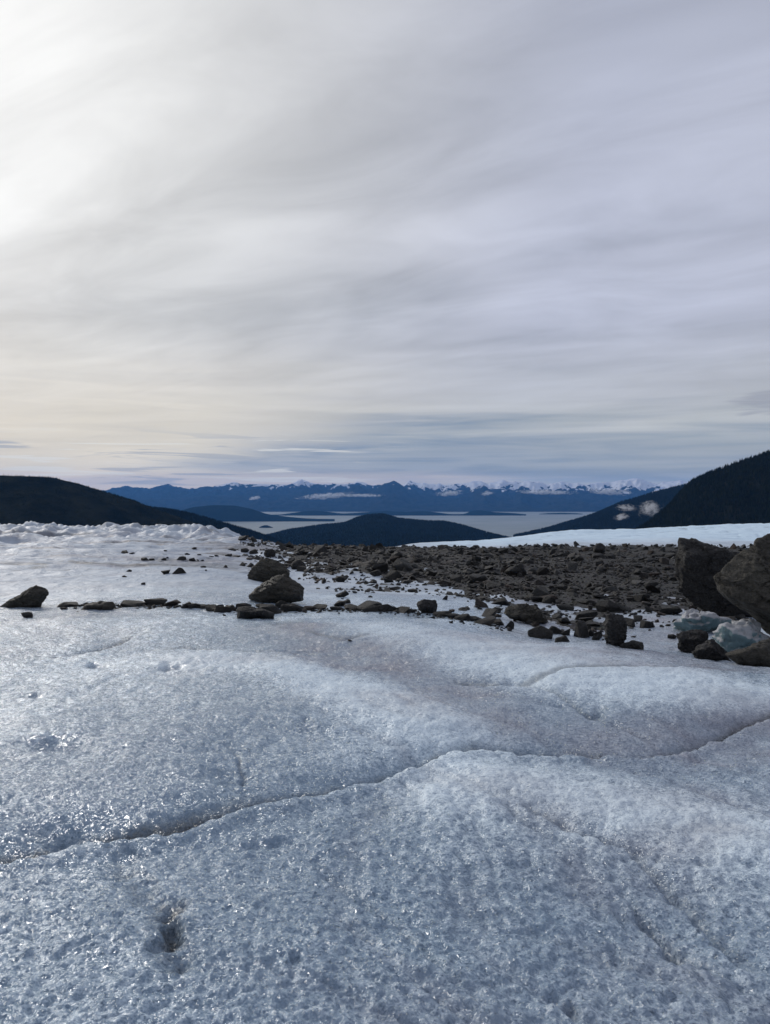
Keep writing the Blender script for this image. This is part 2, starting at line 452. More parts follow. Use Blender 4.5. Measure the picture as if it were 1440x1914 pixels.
def base_z(x, y):
    yy = np.maximum(y, 1.0)
    u = np.clip(x / yy, -0.517, 0.517)
    fy = np.clip((np.log(yy) - _lk[0]) / (_lk[1] - _lk[0]), 0, len(_lk) - 1.001)
    iy = fy.astype(int); ty = fy - iy
    iu = np.clip(np.searchsorted(_u, u, side='right') - 1, 0, len(_u) - 2)
    tu = (u - _u[iu]) / (_u[iu + 1] - _u[iu]); tu = np.clip(tu, 0, 1); tu = tu * tu * (3 - 2 * tu)
    def row(i): return _tab[i, iy] * (1 - ty) + _tab[i, iy + 1] * ty
    z = row(iu) * (1 - tu) + row(iu + 1) * tu
    far = np.hypot(x, y)
    return np.where(far > 300, z - (far - 300) * 0.28, z)

def flat_px(pts):
    """photo points on the near ice (level there) -> ground x, y"""
    out = []
    for px, py in pts:
        Y = CAM_Z * FPX / (py - HOR); out.append(((px - 720) / FPX * Y, Y))
    return np.array(out)

def ground_px(px, py, fz=None):
    Y = np.exp(np.linspace(math.log(2), math.log(220), 4000)); X = (px - 720) / FPX * Y
    d_ = zpx(Y, py) - (fz or base_z)(X, Y)
    i = int(np.argmax(d_ <= 0)) if (d_ <= 0).any() else int(np.argmin(d_))
    return float(X[i]), float(Y[i])

def to_px(x, y, z):
    return 720 + x / y * FPX, HOR - (z - CAM_Z) / y * FPX

def poly_dist(x, y, pts):
    """signed distance to a polyline drawn left to right: + beyond it (away from the camera)"""
    best = np.full(x.shape, 1e9); sg = np.ones(x.shape)
    for (ax, ay), (bx, by) in zip(pts[:-1], pts[1:]):
        ex, ey = bx - ax, by - ay; L2 = ex * ex + ey * ey
        t = np.clip(((x - ax) * ex + (y - ay) * ey) / L2, 0, 1)
        qx, qy = x - ax - t * ex, y - ay - t * ey
        d_ = np.hypot(qx, qy); s = np.where(ex * qy - ey * qx >= 0, 1.0, -1.0)
        m = d_ < best
        best = np.where(m, d_, best); sg = np.where(m, s, sg)
    return best * sg

CRACK = flat_px([(-260, 1650), (0, 1602), (90, 1582), (160, 1563), (205, 1558), (330, 1541), (400, 1519), (470, 1495), (540, 1482), (600, 1470), (650, 1457),
                 (700, 1446), (770, 1424), (830, 1405), (880, 1398), (935, 1395), (1020, 1398), (1100, 1397), (1170, 1402), (1230, 1400), (1290, 1386), (1340, 1368), (1400, 1345), (1460, 1330), (1750, 1290)])
CRACKS2 = [  # (points, depth, width beyond, dirt)
    (flat_px([(85, 1228), (130, 1222), (175, 1213), (215, 1200), (255, 1184)]), 0.05, 0.22, 0.5),
    (flat_px([(300, 1213), (345, 1208), (420, 1215), (520, 1219), (600, 1222)]), 0.03, 0.20, 0.4),
    (flat_px([(930, 1265), (960, 1280), (1040, 1300), (1090, 1325), (1112, 1338), (1130, 1322), (1150, 1316)]), 0.05, 0.16, 0.2),
    (flat_px([(960, 1490), (1030, 1525), (1060, 1540), (1180, 1590), (1300, 1700), (1440, 1840)]), 0.03, 0.10, 0.15),
    (flat_px([(1150, 1640), (1240, 1740), (1300, 1790), (1330, 1815)]), 0.035, 0.09, 0.15),
    (flat_px([(420, 1390), (445, 1415), (452, 1445), (456, 1470)]), 0.02, 0.05, 0.2),
    (flat_px([(190, 1560), (230, 1580), (270, 1588), (300, 1600)]), 0.03, 0.08, 0.1),
    (flat_px([(0, 1532), (60, 1537), (110, 1556), (165, 1560)]), 0.03, 0.12, 0.1),
    (flat_px([(560, 1180), (640, 1200), (700, 1190)]), 0.02, 0.2, 0.3),
    (flat_px([(830, 1268), (900, 1275), (970, 1281), (1050, 1262), (1200, 1255), (1400, 1245)]), 0.035, 0.25, 0.35),
    (flat_px([(560, 1590), (680, 1680), (820, 1800), (900, 1900)]), 0.016, 0.09, 0.08),
]
SWELLS = [  # (centre line, half width, height, frost)
    (flat_px([(380, 1235), (520, 1252), (640, 1292), (740, 1335), (830, 1365)]), 0.46, 0.06, 0.95),
    (flat_px([(860, 1460), (1000, 1468), (1150, 1500), (1300, 1545), (1500, 1600)]), 0.40, 0.05, 0.9),
    (flat_px([(1050, 1275), (1200, 1285), (1350, 1300), (1500, 1320)]), 0.55, 0.06, 0.9),
    (flat_px([(700, 1180), (850, 1200), (1000, 1225), (1200, 1250)]), 0.8, 0.05, 0.6),
]
HOLES = [  # x px, y px, rx m, ry m, depth, dirt
    (105, 1388, 0.22, 0.13, 0.06, 0.10), (130, 1540, 0.05, 0.06, 0.03, 0.15), (550, 1803, 0.022, 0.028, 0.030, 0.1), (322, 1742, 0.030, 0.10, 0.055, 1.1), (322, 1697, 0.05, 0.08, 0.03, 0.8),
    (330, 1800, 0.05, 0.06, 0.03, 0.2), (320, 1248, 0.10, 0.10, 0.05, 0.35), (185, 1238, 0.12, 0.08, 0.05, 0.25), (65, 1300, 0.12, 0.08, 0.04, 0.15), (420, 1447, 0.14, 0.10, 0.03, 0.05),
    (1255, 1770, 0.03, 0.06, 0.035, 0.3), (1075, 1880, 0.03, 0.04, 0.02, 0.4),  (490, 1570, 0.14, 0.05, 0.03, 0.05),
]
MOR_PX = np.array([-600, 440, 480, 540, 580, 640, 700, 780, 850, 900, 1000, 1100, 1200, 1260, 1440, 1900], float)
MOR_PY = np.array([985, 1010, 1034, 1050, 1082, 1096, 1100, 1112, 1130, 1146, 1166, 1172, 1170, 1160, 1165, 1165], float)

def moraine_density(x, y):
    z = base_z(x, y); yy = np.maximum(y, 1)
    px, py = to_px(x, yy, z)
    L = np.interp(px, MOR_PX, MOR_PY)
    edge = (L + 16 - py) / 62.0 + 0.6 * fbm2(x * 0.55, y * 0.30, 3, 91)
    d_ = sstep(edge, -0.05, 1.0)
    endy = np.interp(px, [470, 700, 1440, 1900], [84, 84, 74, 70]) + 3 * pn2(x * 0.3, y * 0.3, 5)
    d_ = d_ * (1 - sstep(y, endy - 3, endy + 3)) * sstep(px, 430, 500) * (y > 8.5)
    return d_

def surface(x, y, dr):
    """height, frost, dirt, far, pink of the glacier at x, y; dr = grid spacing there, so relief finer than the grid fades out"""
    r = np.hypot(x, y)
    z = base_z(x, y)
    def oct_(wl): return sstep(wl / np.maximum(dr, 1e-6), 1.6, 3.2)
    near = 1 - sstep(r, 10.5, 16)
    px, py = to_px(x, np.maximum(y, 0.5), z)
    mor = moraine_density(x, y)
    left = (1 - sstep(px, 420, 600))
    # broad swell of the surface
    z = z + near * (0.030 * fbm2(x * 0.45, y * 0.45, 2, 3) + 0.022 * fbm2(x * 1.3, y * 1.3, 3, 4))
    mid = sstep(r, 12, 24)
    z = z + mid * (1 - mor) * (0.0065 * r) * fbm2(x * 0.10 + 0.3 * pn2(x * .05, y * .05, 8), y * 0.24, 4, 9) * (1 - 0.75 * sstep(px, 600, 760))
    # broken seracs along the far left brow
    hum = left * sstep(r, 60, 115)
    wx = x + 3 * pn2(x * 0.06, y * 0.06, 21); wy = y + 3 * pn2(x * 0.06, y * 0.06, 22)
    z = z + hum * 1.1 * (ridge2(wx * 0.075, wy * 0.055, 4, 23, 0.6) - 0.4) + hum * 0.25 * (ridge2(wx * 0.3, wy * 0.22, 2, 25) - 0.7)
    bell = sstep(r, 84, 110) * sstep(px, 720, 900)
    z = z + bell * 0.30 * fbm2(x * 0.05, y * 0.05, 4, 29)
    z = z + mor * sstep(r, 12, 30) * 0.30 * fbm2(x * 0.22, y * 0.18, 3, 33)
    frost = 0.20 + 0.16 * sstep(r, 4.2, 8) + 0.34 * fbm2(x * 0.5 + 9, y * 0.5, 3, 41)
    dirt_and_shade = np.zeros_like(x); pink = np.clip(0.05 + 0.55 * fbm2(x * 0.33, y * 0.55 + 4, 3, 43), 0, 1)
    nearmask = r < 14
    xi, yi = x[nearmask], y[nearmask]; zi = np.zeros_like(xi); fi = np.zeros_like(xi); di = np.zeros_like(xi); pk = np.zeros_like(xi)
    wob = 0.035 * fbm2(xi * 5, yi * 5, 3, 51); xw = xi + wob; yw = yi + 0.035 * fbm2(xi * 5, yi * 5, 3, 52)
    for pts, hw, hgt, fr in SWELLS:
        s = poly_dist(xw, yw, pts); g = np.exp(-(s / hw) ** 2)
        zi += hgt * g; fi += fr * g
    xc = xi + 0.018 * fbm2(xi * 7, yi * 7, 3, 53); yc = yi + 0.018 * fbm2(xi * 7, yi * 7, 3, 54)
    s = poly_dist(xc, yc, CRACK)
    var = np.clip(0.95 + 0.6 * pn2(xi * 1.1, yi * 1.1, 61), 0.55, 1.5)
    zi += np.where(s > 0, -0.13 * var * np.exp(-s / 0.15), -0.13 * var * np.exp(-(s / 0.022) ** 2)) + 0.030 * np.exp(-((s + 0.08) / 0.08) ** 2) - 0.05 * np.exp(-(s / 0.40) ** 2)
    di += np.exp(-((s - 0.055) / 0.05) ** 2) * 1.35 * var + 0.35 * np.exp(-((s - 0.12) / 0.05) ** 2) * sstep(xi, 0.2, 0.7) * (1 - sstep(xi, 1.3, 1.8)) * var + 0.75 * np.exp(-((s - 0.13) / 0.05) ** 2) * (1 - sstep(xi, -1.1, -0.5)) * var; fi -= 0.5 * np.exp(-np.abs(s - 0.10) / 0.12)  # dirt in the crack; far wall's shade painted in as dark, less frosty ice
    fi += 0.25 * np.exp(-((s + 0.05) / 0.05) ** 2)
    for pts, dep, wid, dd in CRACKS2:
        s = poly_dist(xc, yc, pts)
        ends = np.minimum(np.hypot(xw - pts[0][0], yw - pts[0][1]), np.hypot(xw - pts[-1][0], yw - pts[-1][1]))
        f = np.where(s > 0, np.exp(-s / wid), np.exp(-(s / (0.2 * wid)) ** 2)) * sstep(ends, 0.0, 0.25)
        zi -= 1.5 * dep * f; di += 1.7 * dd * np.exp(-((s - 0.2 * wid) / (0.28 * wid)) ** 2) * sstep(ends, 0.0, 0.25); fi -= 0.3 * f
    for hx, hy, rx, ry, dep, dd in HOLES:
        c = flat_px([(hx, hy)])[0]
        q = ((xw - c[0]) / rx) ** 2 + ((yw - c[1]) / ry) ** 2
        g = np.exp(-q ** 1.5)
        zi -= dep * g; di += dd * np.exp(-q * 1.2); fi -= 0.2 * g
    # soft furrows of old melt runnels running down to the right
    fa = xi * 0.86 + yi * 0.50; fb = -xi * 0.50 + yi * 0.86
    fw = fa * 2.0 + 0.5 * fbm2(xi * 0.8, yi * 0.8, 2, 151)
    fur = sstep(1 - 2 * np.abs(pn2(fw, fb * 0.42, 152)), 0.55, 1.0); fur2 = sstep(1 - 2 * np.abs(pn2(fw * 2.3 + 4, fb * 0.8, 153)), 0.6, 1.0)
    fm = sstep(xi, -1.2, 0.3) * (1 - sstep(np.hypot(xi, yi), 5.0, 7.5))
    zi -= fm * (0.018 * fur + 0.010 * fur2); fi -= fm * (0.22 * fur + 0.14 * fur2); pk += fm * 0.25 * fur; di += fm * 0.10 * fur2 * fur
    # grit washed out along the line of stones
    s = poly_dist(xw, yw, np.array([ground_px(a, b) for a, b in ((20, 1137), (120, 1138), (250, 1136), (330, 1137), (430, 1147), (560, 1146), (700, 1145), (800, 1151), (945, 1174), (1060, 1200))]))
    di += np.clip(0.55 * np.exp(-(s / 0.20) ** 2) * (0.4 + 1.2 * fbm2(xi * 3, yi * 3, 3, 161)), 0, 0.8)
    # dirty trail that ends in the dark hole
    s = poly_dist(xw, yw, flat_px([(225, 1600), (270, 1660), (310, 1710), (326, 1760), (335, 1815)]))
    di += 0.5 * np.exp(-(s / 0.06) ** 2) * np.clip(0.5 + fbm2(xi * 14, yi * 14, 3, 71), 0, 1)
    zi -= 0.02 * np.exp(-(s / 0.06) ** 2)
    # old grey-pink hollows between the swells
    s = poly_dist(xw, yw, flat_px([(560, 1175), (700, 1240), (850, 1290), (1000, 1350), (1150, 1375), (1300, 1370), (1440, 1330)]))
    pk += 0.85 * np.exp(-(s / 0.5) ** 2); fi -= 0.3 * np.exp(-(s / 0.5) ** 2)
    s = poly_dist(xw, yw, flat_px([(880, 1190), (1100, 1240), (1250, 1245)])); pk += 0.8 * np.exp(-(s / 0.45) ** 2)
    # coarse grain of weathered ice: cups, knobs and crystals
    d_i = dr[nearmask]
    def oi(wl): return sstep(wl / np.maximum(d_i, 1e-6), 1.6, 3.2)
    cup = np.abs(pn2(xw * 5.2, yw * 5.2, 81)); cup2 = np.abs(pn2(xw * 10.5 + 3, yw * 10.5, 82))
    amp = 0.75 + 0.6 * pn2(xi * 0.6, yi * 0.6, 83)
    zi += oi(0.2) * amp * (-0.013 * (1 - cup) ** 3 + 0.008 * cup)
    zi += oi(0.1) * amp * 0.011 * (cup2 - 0.4)
    zi += oi(0.05) * 0.0085 * pn2(xi * 21, yi * 21, 84)
    zi += oi(0.08) * 0.009 * np.abs(pn2(xw * 15, yw * 15, 89))
    zi += oi(0.025) * 0.0050 * pn2(xi * 43, yi * 43, 85)
    zi += oi(0.014) * 0.0026 * pn2(xi * 80, yi * 80, 86)
    z[nearmask] += zi * (1 - sstep(r[nearmask], 11, 14)); frost[nearmask] += fi; dirt_and_shade[nearmask] += di; pink[nearmask] += pk
    z = z + sstep(r, 9, 14) * oct_(0.6) * (1 - bell) * (0.022 * np.abs(pn2(x * 1.6, y * 1.6, 87)) + 0.010 * pn2(x * 4, y * 4, 88))
    z = z + sstep(r, 14, 30) * left * oct_(1.5) * 0.06 * fbm2(x * 0.5, y * 0.8, 3, 95)
    rough_ = left * sstep(r, 13, 22)
    z = z + rough_ * oct_(2.5) * 0.0016 * r * (ridge2(x * 0.28, y * 0.5, 3, 121, 0.55) - 0.7) * (1 - 0.5 * hum)
    # right hand ice ridge: clean, pale
    frost = frost + bell * 0.9; pink = pink * (1 - bell)
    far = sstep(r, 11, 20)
    streak = ridge2(x * 0.10 + 2 * pn2(x * 0.03, y * 0.03, 97), y * 0.35, 3, 98)
    dirt_and_shade = dirt_and_shade + bell * 0.6 * sstep(streak, 1.18, 1.42) * sstep(fbm2(x * 0.04, y * 0.06, 3, 171), -0.1, 0.35)
    z = z - bell * 0.25 * sstep(streak, 1.1, 1.4)
    streakl = fbm2(x * 0.06, y * 0.42, 4, 99)
    pink = pink + left * sstep(r, 18, 40) * (1 - sstep(r, 80, 120)) * (0.35 + 0.9 * streakl)
    dirt_and_shade = dirt_and_shade + left * sstep(r, 14, 30) * 0.6 * sstep(streakl, 0.22, 0.7)
    thin = ridge2(x * 0.12 + pn2(x * 0.1, y * 0.1, 131), y * 0.55, 2, 132)
    dirt_and_shade = dirt_and_shade + left * sstep(r, 13, 22) * (1 - hum) * 0.7 * sstep(thin, 1.30, 1.46)
    lowf = sstep(mor, 0.30, 0.95)
    dirt_and_shade = dirt_and_shade + 0.6 * lowf
    tro = (px > 850) & (r > 8.0) & (r < 24)
    pink = pink + np.where(tro, 0.6 * sstep(px, 850, 1000), 0)
    return z, np.clip(frost, 0, 1), np.clip(dirt_and_shade, 0, 1), far, np.clip(pink, 0, 1), mor, bell

# polar sheet round the photographer: fine where the ground is close, coarser further out and behind
th_f = np.arange(-0.62, 0.6201, 0.00205)
th_l = -0.62 - np.cumsum(np.geomspace(0.004, 0.20, 28)); th_l = th_l[th_l > -math.pi]
th_r = 0.62 + np.cumsum(np.geomspace(0.004, 0.20, 28)); th_r = th_r[th_r < math.pi]
theta = np.concatenate([[-math.pi], th_l[::-1], th_f, th_r, [math.pi]])
rr = [0.25]
while rr[-1] < 900:
    r0 = rr[-1]
    step = max(1.35 * r0 * r0 / (744 * 1.65), 0.0045)
    if r0 < 1.7: step = max(0.05, step)
    cap = 0.0058 * r0 if r0 < 205 else 0.05 * r0
    rr.append(r0 + min(step, cap) if r0 > 1.7 else r0 + step)
rr = np.array(rr)
RR, TH = np.meshgrid(rr, theta, indexing='ij')
gx = (RR * np.sin(TH)).ravel(); gy = (RR * np.cos(TH)).ravel()
dth = np.gradient(theta); drr = np.gradient(rr)
DR = np.maximum(RR * dth[None, :], np.minimum(drr[:, None], 0.0125 * RR)).ravel()
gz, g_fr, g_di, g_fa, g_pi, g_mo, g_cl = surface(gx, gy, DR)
gv = np.stack([gx, gy, gz], 1)
gf = grid_faces(len(rr), len(theta))[:, ::-1]
mo_f = g_mo[gf].mean(1) + 0.25 * fbm2(gx[gf[:, 0]] * 1.3, gy[gf[:, 0]] * 0.9, 3, 111)
is_gravel = mo_f > 0.70
# a surface lookup for placing things on the ground
GZ = gz.reshape(len(rr), len(theta))

def ground_z(x, y):
    x = np.atleast_1d(np.asarray(x, float)); y = np.atleast_1d(np.asarray(y, float))
    r = np.hypot(x, y); t = np.arctan2(x, y)
    i = np.clip(np.searchsorted(rr, r) - 1, 0, len(rr) - 2); j = np.clip(np.searchsorted(theta, t) - 1, 0, len(theta) - 2)
    a = np.clip((r - rr[i]) / (rr[i + 1] - rr[i]), 0, 1); b = np.clip((t - theta[j]) / (theta[j + 1] - theta[j]), 0, 1)
    return (GZ[i, j] * (1 - b) + GZ[i, j + 1] * b) * (1 - a) + (GZ[i + 1, j] * (1 - b) + GZ[i + 1, j + 1] * b) * a

def sheet(name, sel, mat):
    f = gf[sel]
    used, invx = np.unique(f, return_inverse=True)
    me = mesh_from(name, gv[used], invx.reshape(-1, 4), True)
    for nm, arr in (('frost', g_fr), ('dirt_and_shade', g_di), ('far', g_fa), ('pink', g_pi), ('clean', g_cl)): add_attr(me, nm, arr[used])
    return obj(name, me, mat)

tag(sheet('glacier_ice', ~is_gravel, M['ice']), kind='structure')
tag(sheet('moraine_gravel', is_gravel, M['gravel']), kind='structure')

# ------------------------------------------------------------------ sea, valley and hills
SEA = -350.0
def rect_sheet(name, x0, x1, y0, y1, z, mat, n=8):
    xs = np.linspace(x0, x1, n); ys = np.linspace(y0, y1, n)
    X, Y = np.meshgrid(xs, ys)
    return obj(name, mesh_from(name, np.stack([X.ravel(), Y.ravel(), np.full(X.size, z)], 1), grid_faces(n, n)), mat)
tag(rect_sheet('sea', -30000, 30000, -4000, 33000, SEA, M['sea']), kind='structure')
M['hill'] = mat_hill('dark_hillside', (0.008, 0.011, 0.009), (0.026, 0.028, 0.019), 0.012)
M['hill2'] = mat_hill('wooded_hillside', (0.006, 0.011, 0.010), (0.013, 0.019, 0.016), 0.006)
M['spruce'] = mat_forest('spruce', (0.008, 0.013, 0.010), (0.026, 0.032, 0.022))
tag(rect_sheet('valley_floor', -3200, 3200, 700, 5400, SEA + 4, M['hill2']), kind='structure')

def hill(name, crest, base, front, back, mat, ns=160, nt=60, amp=0.06, wl=500.0, seed=1, power=1.25):
    """crest: (photo x, photo y, distance) along the skyline; the flanks fall towards and away from the viewer"""
    c = np.array(crest, float)
    s = np.linspace(0, 1, ns); k = np.linspace(0, 1, len(c))
    cx = np.cumsum(np.r_[0, np.hypot(np.diff(c[:, 0]), np.diff(c[:, 1]))]); cx /= cx[-1]
    px, py, D = (np.interp(s, cx, c[:, i]) for i in range(3))
    ker = np.array([1, 2, 3, 2, 1.]); ker /= ker.sum()
    py = np.convolve(np.pad(py, 2, mode='edge'), ker, mode='valid')
    X = (px - 720) / FPX * D; Z = CAM_Z + (HOR - py) / FPX * D
    t = np.concatenate([-np.linspace(1, 0, nt // 3, endpoint=False), np.linspace(0, 1, nt - nt // 3)])
    dirx, diry = -X / np.hypot(X, D), -D / np.hypot(X, D)
    T = t[:, None]
    dist = np.where(T > 0, T * front, -T * back * -1)
    PX = X[None] + dirx[None] * dist; PY = D[None] + diry[None] * dist
    prof = 1 - np.abs(T) ** power
    ZZ = base + (Z[None] - base) * prof
    h = np.maximum(Z[None] - base, 1)
    bump = (ridge2(PX / wl, PY / wl, 4, seed) - 0.6) * amp * h * np.sin(np.pi * np.clip(np.abs(T), 0, 1)) ** 0.7
    ZZ = ZZ + bump + 0.006 * h * fbm2(PX / wl * 5, PY / wl * 5, 3, seed + 9) * np.minimum(1, np.abs(T) * 8 + 0.3)
    ZZ[0] = base - 4; ZZ[-1] = base - 4
    me = mesh_from(name, np.stack([PX.ravel(), PY.ravel(), ZZ.ravel()], 1), grid_faces(len(t), ns), True)
    o = tag(obj(name, me, mat), kind='structure')
    return o, (PX, PY, ZZ, t, s)

def forest(name, grid, n, h0, h1, tmin, tmax, mat, seed, label, thin=0.0, crestn=0):
    PX, PY, ZZ, t, s = grid
    g = np.random.default_rng(seed)
    tt = g.uniform(tmin, tmax, n); ssx = g.uniform(0, 1, n)
    if crestn:
        tt = np.r_[tt, g.uniform(-0.02, 0.03, crestn)]; ssx = np.r_[ssx, g.uniform(0, 1, crestn)]
    fi = np.interp(tt, t, np.arange(len(t))); fj = ssx * (len(s) - 1)
    i = np.clip(fi.astype(int), 0, len(t) - 2); j = np.clip(fj.astype(int), 0, len(s) - 2); a = fi - i; b = fj - j
    def bl(A): return (A[i, j] * (1 - b) + A[i, j + 1] * b) * (1 - a) + (A[i + 1, j] * (1 - b) + A[i + 1, j + 1] * b) * a
    X, Y, Z = bl(PX), bl(PY), bl(ZZ)
    if thin:
        keep = fbm2(X / 160, Y / 160, 3, seed) + g.normal(0, 0.25, len(X)) > thin
        X, Y, Z = X[keep], Y[keep], Z[keep]
    ok = Z > SEA + 6; X, Y, Z = X[ok], Y[ok], Z[ok]
    n = len(X)
    H = h0 + (h1 - h0) * g.beta(2, 2.5, n); W = H * g.uniform(0.16, 0.26, n)
    k = 5
    ang = np.arange(k) / k * 2 * math.pi
    A = ang[None] + g.uniform(0, 6.28, (n, 1))
    jit = g.uniform(0.75, 1.2, (n, k))
    ring = np.stack([X[:, None] + np.cos(A) * W[:, None] * jit, Y[:, None] + np.sin(A) * W[:, None] * jit, (Z + 0.04 * H)[:, None] + 0 * A], -1)
    top = np.stack([X, Y, Z + H], -1)[:, None]
    V = np.concatenate([ring, top], 1).reshape(-1, 3)
    f = np.array([[q, (q + 1) % k, k] for q in range(k)])
    F = (np.arange(n) * (k + 1))[:, None, None] + f[None]
    o = obj(name, mesh_from(name, V, F.reshape(-1, 3), False), mat)
    return tag(o, label, 'forest', kind='stuff')

_, gl = hill('hill_left', [(-700, 820, 1800), (-400, 850, 1860), (-200, 872, 1920), (0, 889, 2040), (60, 890, 2040), (100, 893, 2070), (150, 905, 2100), (200, 921, 2100), (250, 935, 2130), (280, 948, 2130),
                          (350, 972, 2100), (430, 1000, 2070), (500, 1030, 2040)], SEA, 1000, 800, M['hill'], seed=3, ns=260, nt=90, amp=0.05, wl=280)
forest('forest', gl, 26000, 2.2, 5.6, -0.05, 0.72, M['spruce'], 5, 'low dark scrub and scattered spruce over the long hillside at left', thin=-0.1, crestn=700)
_, gs = hill('spur_left', [(100, 935, 3010), (230, 945, 3010), (285, 951, 3010), (330, 956, 3080), (380, 968, 3150), (430, 983, 3220), (470, 994, 3290), (510, 1008, 3360), (545, 1024, 3430)], SEA, 700, 700, M['hill'], seed=6, ns=150, nt=50, amp=0.05, wl=300)
forest('forest', gs, 13000, 8, 16, -0.08, 0.75, M['spruce'], 6, 'dense spruce forest on the lower spur running down to the inlet', crestn=900)
_, gr = hill('hill_right', [(1130, 1020, 1950), (1180, 998, 1950), (1215, 976, 1900), (1243, 953, 1880), (1263, 932, 1860), (1280, 912, 1850), (1300, 896, 1840), (1340, 880, 1830), (1380, 866, 1800), (1440, 846, 1770), (1560, 805, 1740), (1750, 750, 1680), (2100, 660, 1600)],
             SEA, 760, 600, M['hill'], seed=11, ns=220, nt=80, amp=0.05, wl=280)
forest('forest', gr, 30000, 5.5, 12.5, -0.06, 0.72, M['spruce'], 7, 'black spruce forest covering the steep hill at far right', crestn=1500)
_, gr2 = hill('hill_right_behind', [(960, 1003, 5533), (1020, 990, 5428), (1060, 978, 5428), (1110, 963, 5324), (1160, 941, 5220), (1220, 923, 5220), (1290, 906, 5220), (1400, 882, 5220), (1600, 850, 5220)],
              SEA, 1700, 1300, M['hill2'], seed=14, ns=180, nt=60, amp=0.05, wl=380)
forest('forest', gr2, 26000, 11, 24, -0.06, 0.7, M['spruce'], 8, 'spruce forest on the slope behind the black hill, above the inlet', crestn=900)
_, gc = hill('hill_middle', [(380, 1012, 5084), (500, 1001, 5084), (540, 991, 5166), (600, 982, 5248), (645, 978, 5248), (668, 968, 5248), (690, 963, 5248), (718, 962, 5248), (745, 970, 5248), (790, 974, 5166), (830, 975, 5166), (870, 984, 5084), (910, 996, 5084), (960, 1008, 5002), (1100, 1015, 4920)],
             SEA, 2600, 700, M['hill2'], seed=17, ns=220, nt=60, amp=0.07, wl=500)
forest('forest', gc, 24000, 9, 17, -0.1, 0.8, M['spruce'], 9, 'forest over the low rounded hill in the middle of the valley', crestn=800)
# islands and headlands in the inlet
def py_sea(D): return HOR + (CAM_Z - SEA) / D * FPX
def islet(name, crest, D, wid, seed, mat=None):
    pts = [(px, min(py, py_sea(D) - 0.05), D) for px, py in crest]
    return hill(name, pts, SEA - 1, wid, wid, mat or M['hill2'], ns=120, nt=30, amp=0.06, wl=900, seed=seed, power=1.5)
islet('island_peninsula', [(250, 972), (330, 957), (360, 948), (400, 944), (440, 945), (470, 951), (500, 961), (530, 965), (570, 969), (626, 971.8)], 11600, 700, 21)
islet('island_low', [(470, 962), (520, 962.5), (545, 959), (575, 955), (590, 954), (615, 957), (640, 960), (660, 959), (690, 957), (720, 955), (760, 957), (790, 955), (820, 958), (840, 961), (870, 961), (880, 955), (895, 953), (920, 957), (960, 959), (984, 961.5)], 15000, 500, 22)
islet('island_flat', [(1008, 960.6), (1025, 959.2), (1050, 958.6), (1075, 959.2), (1090, 960.6)], 15800, 250, 23)
islet('island_islet', [(484, 986), (489, 983.5), (494, 981.8), (500, 981.6), (505, 983.5), (511, 986)], 8700, 60, 24)

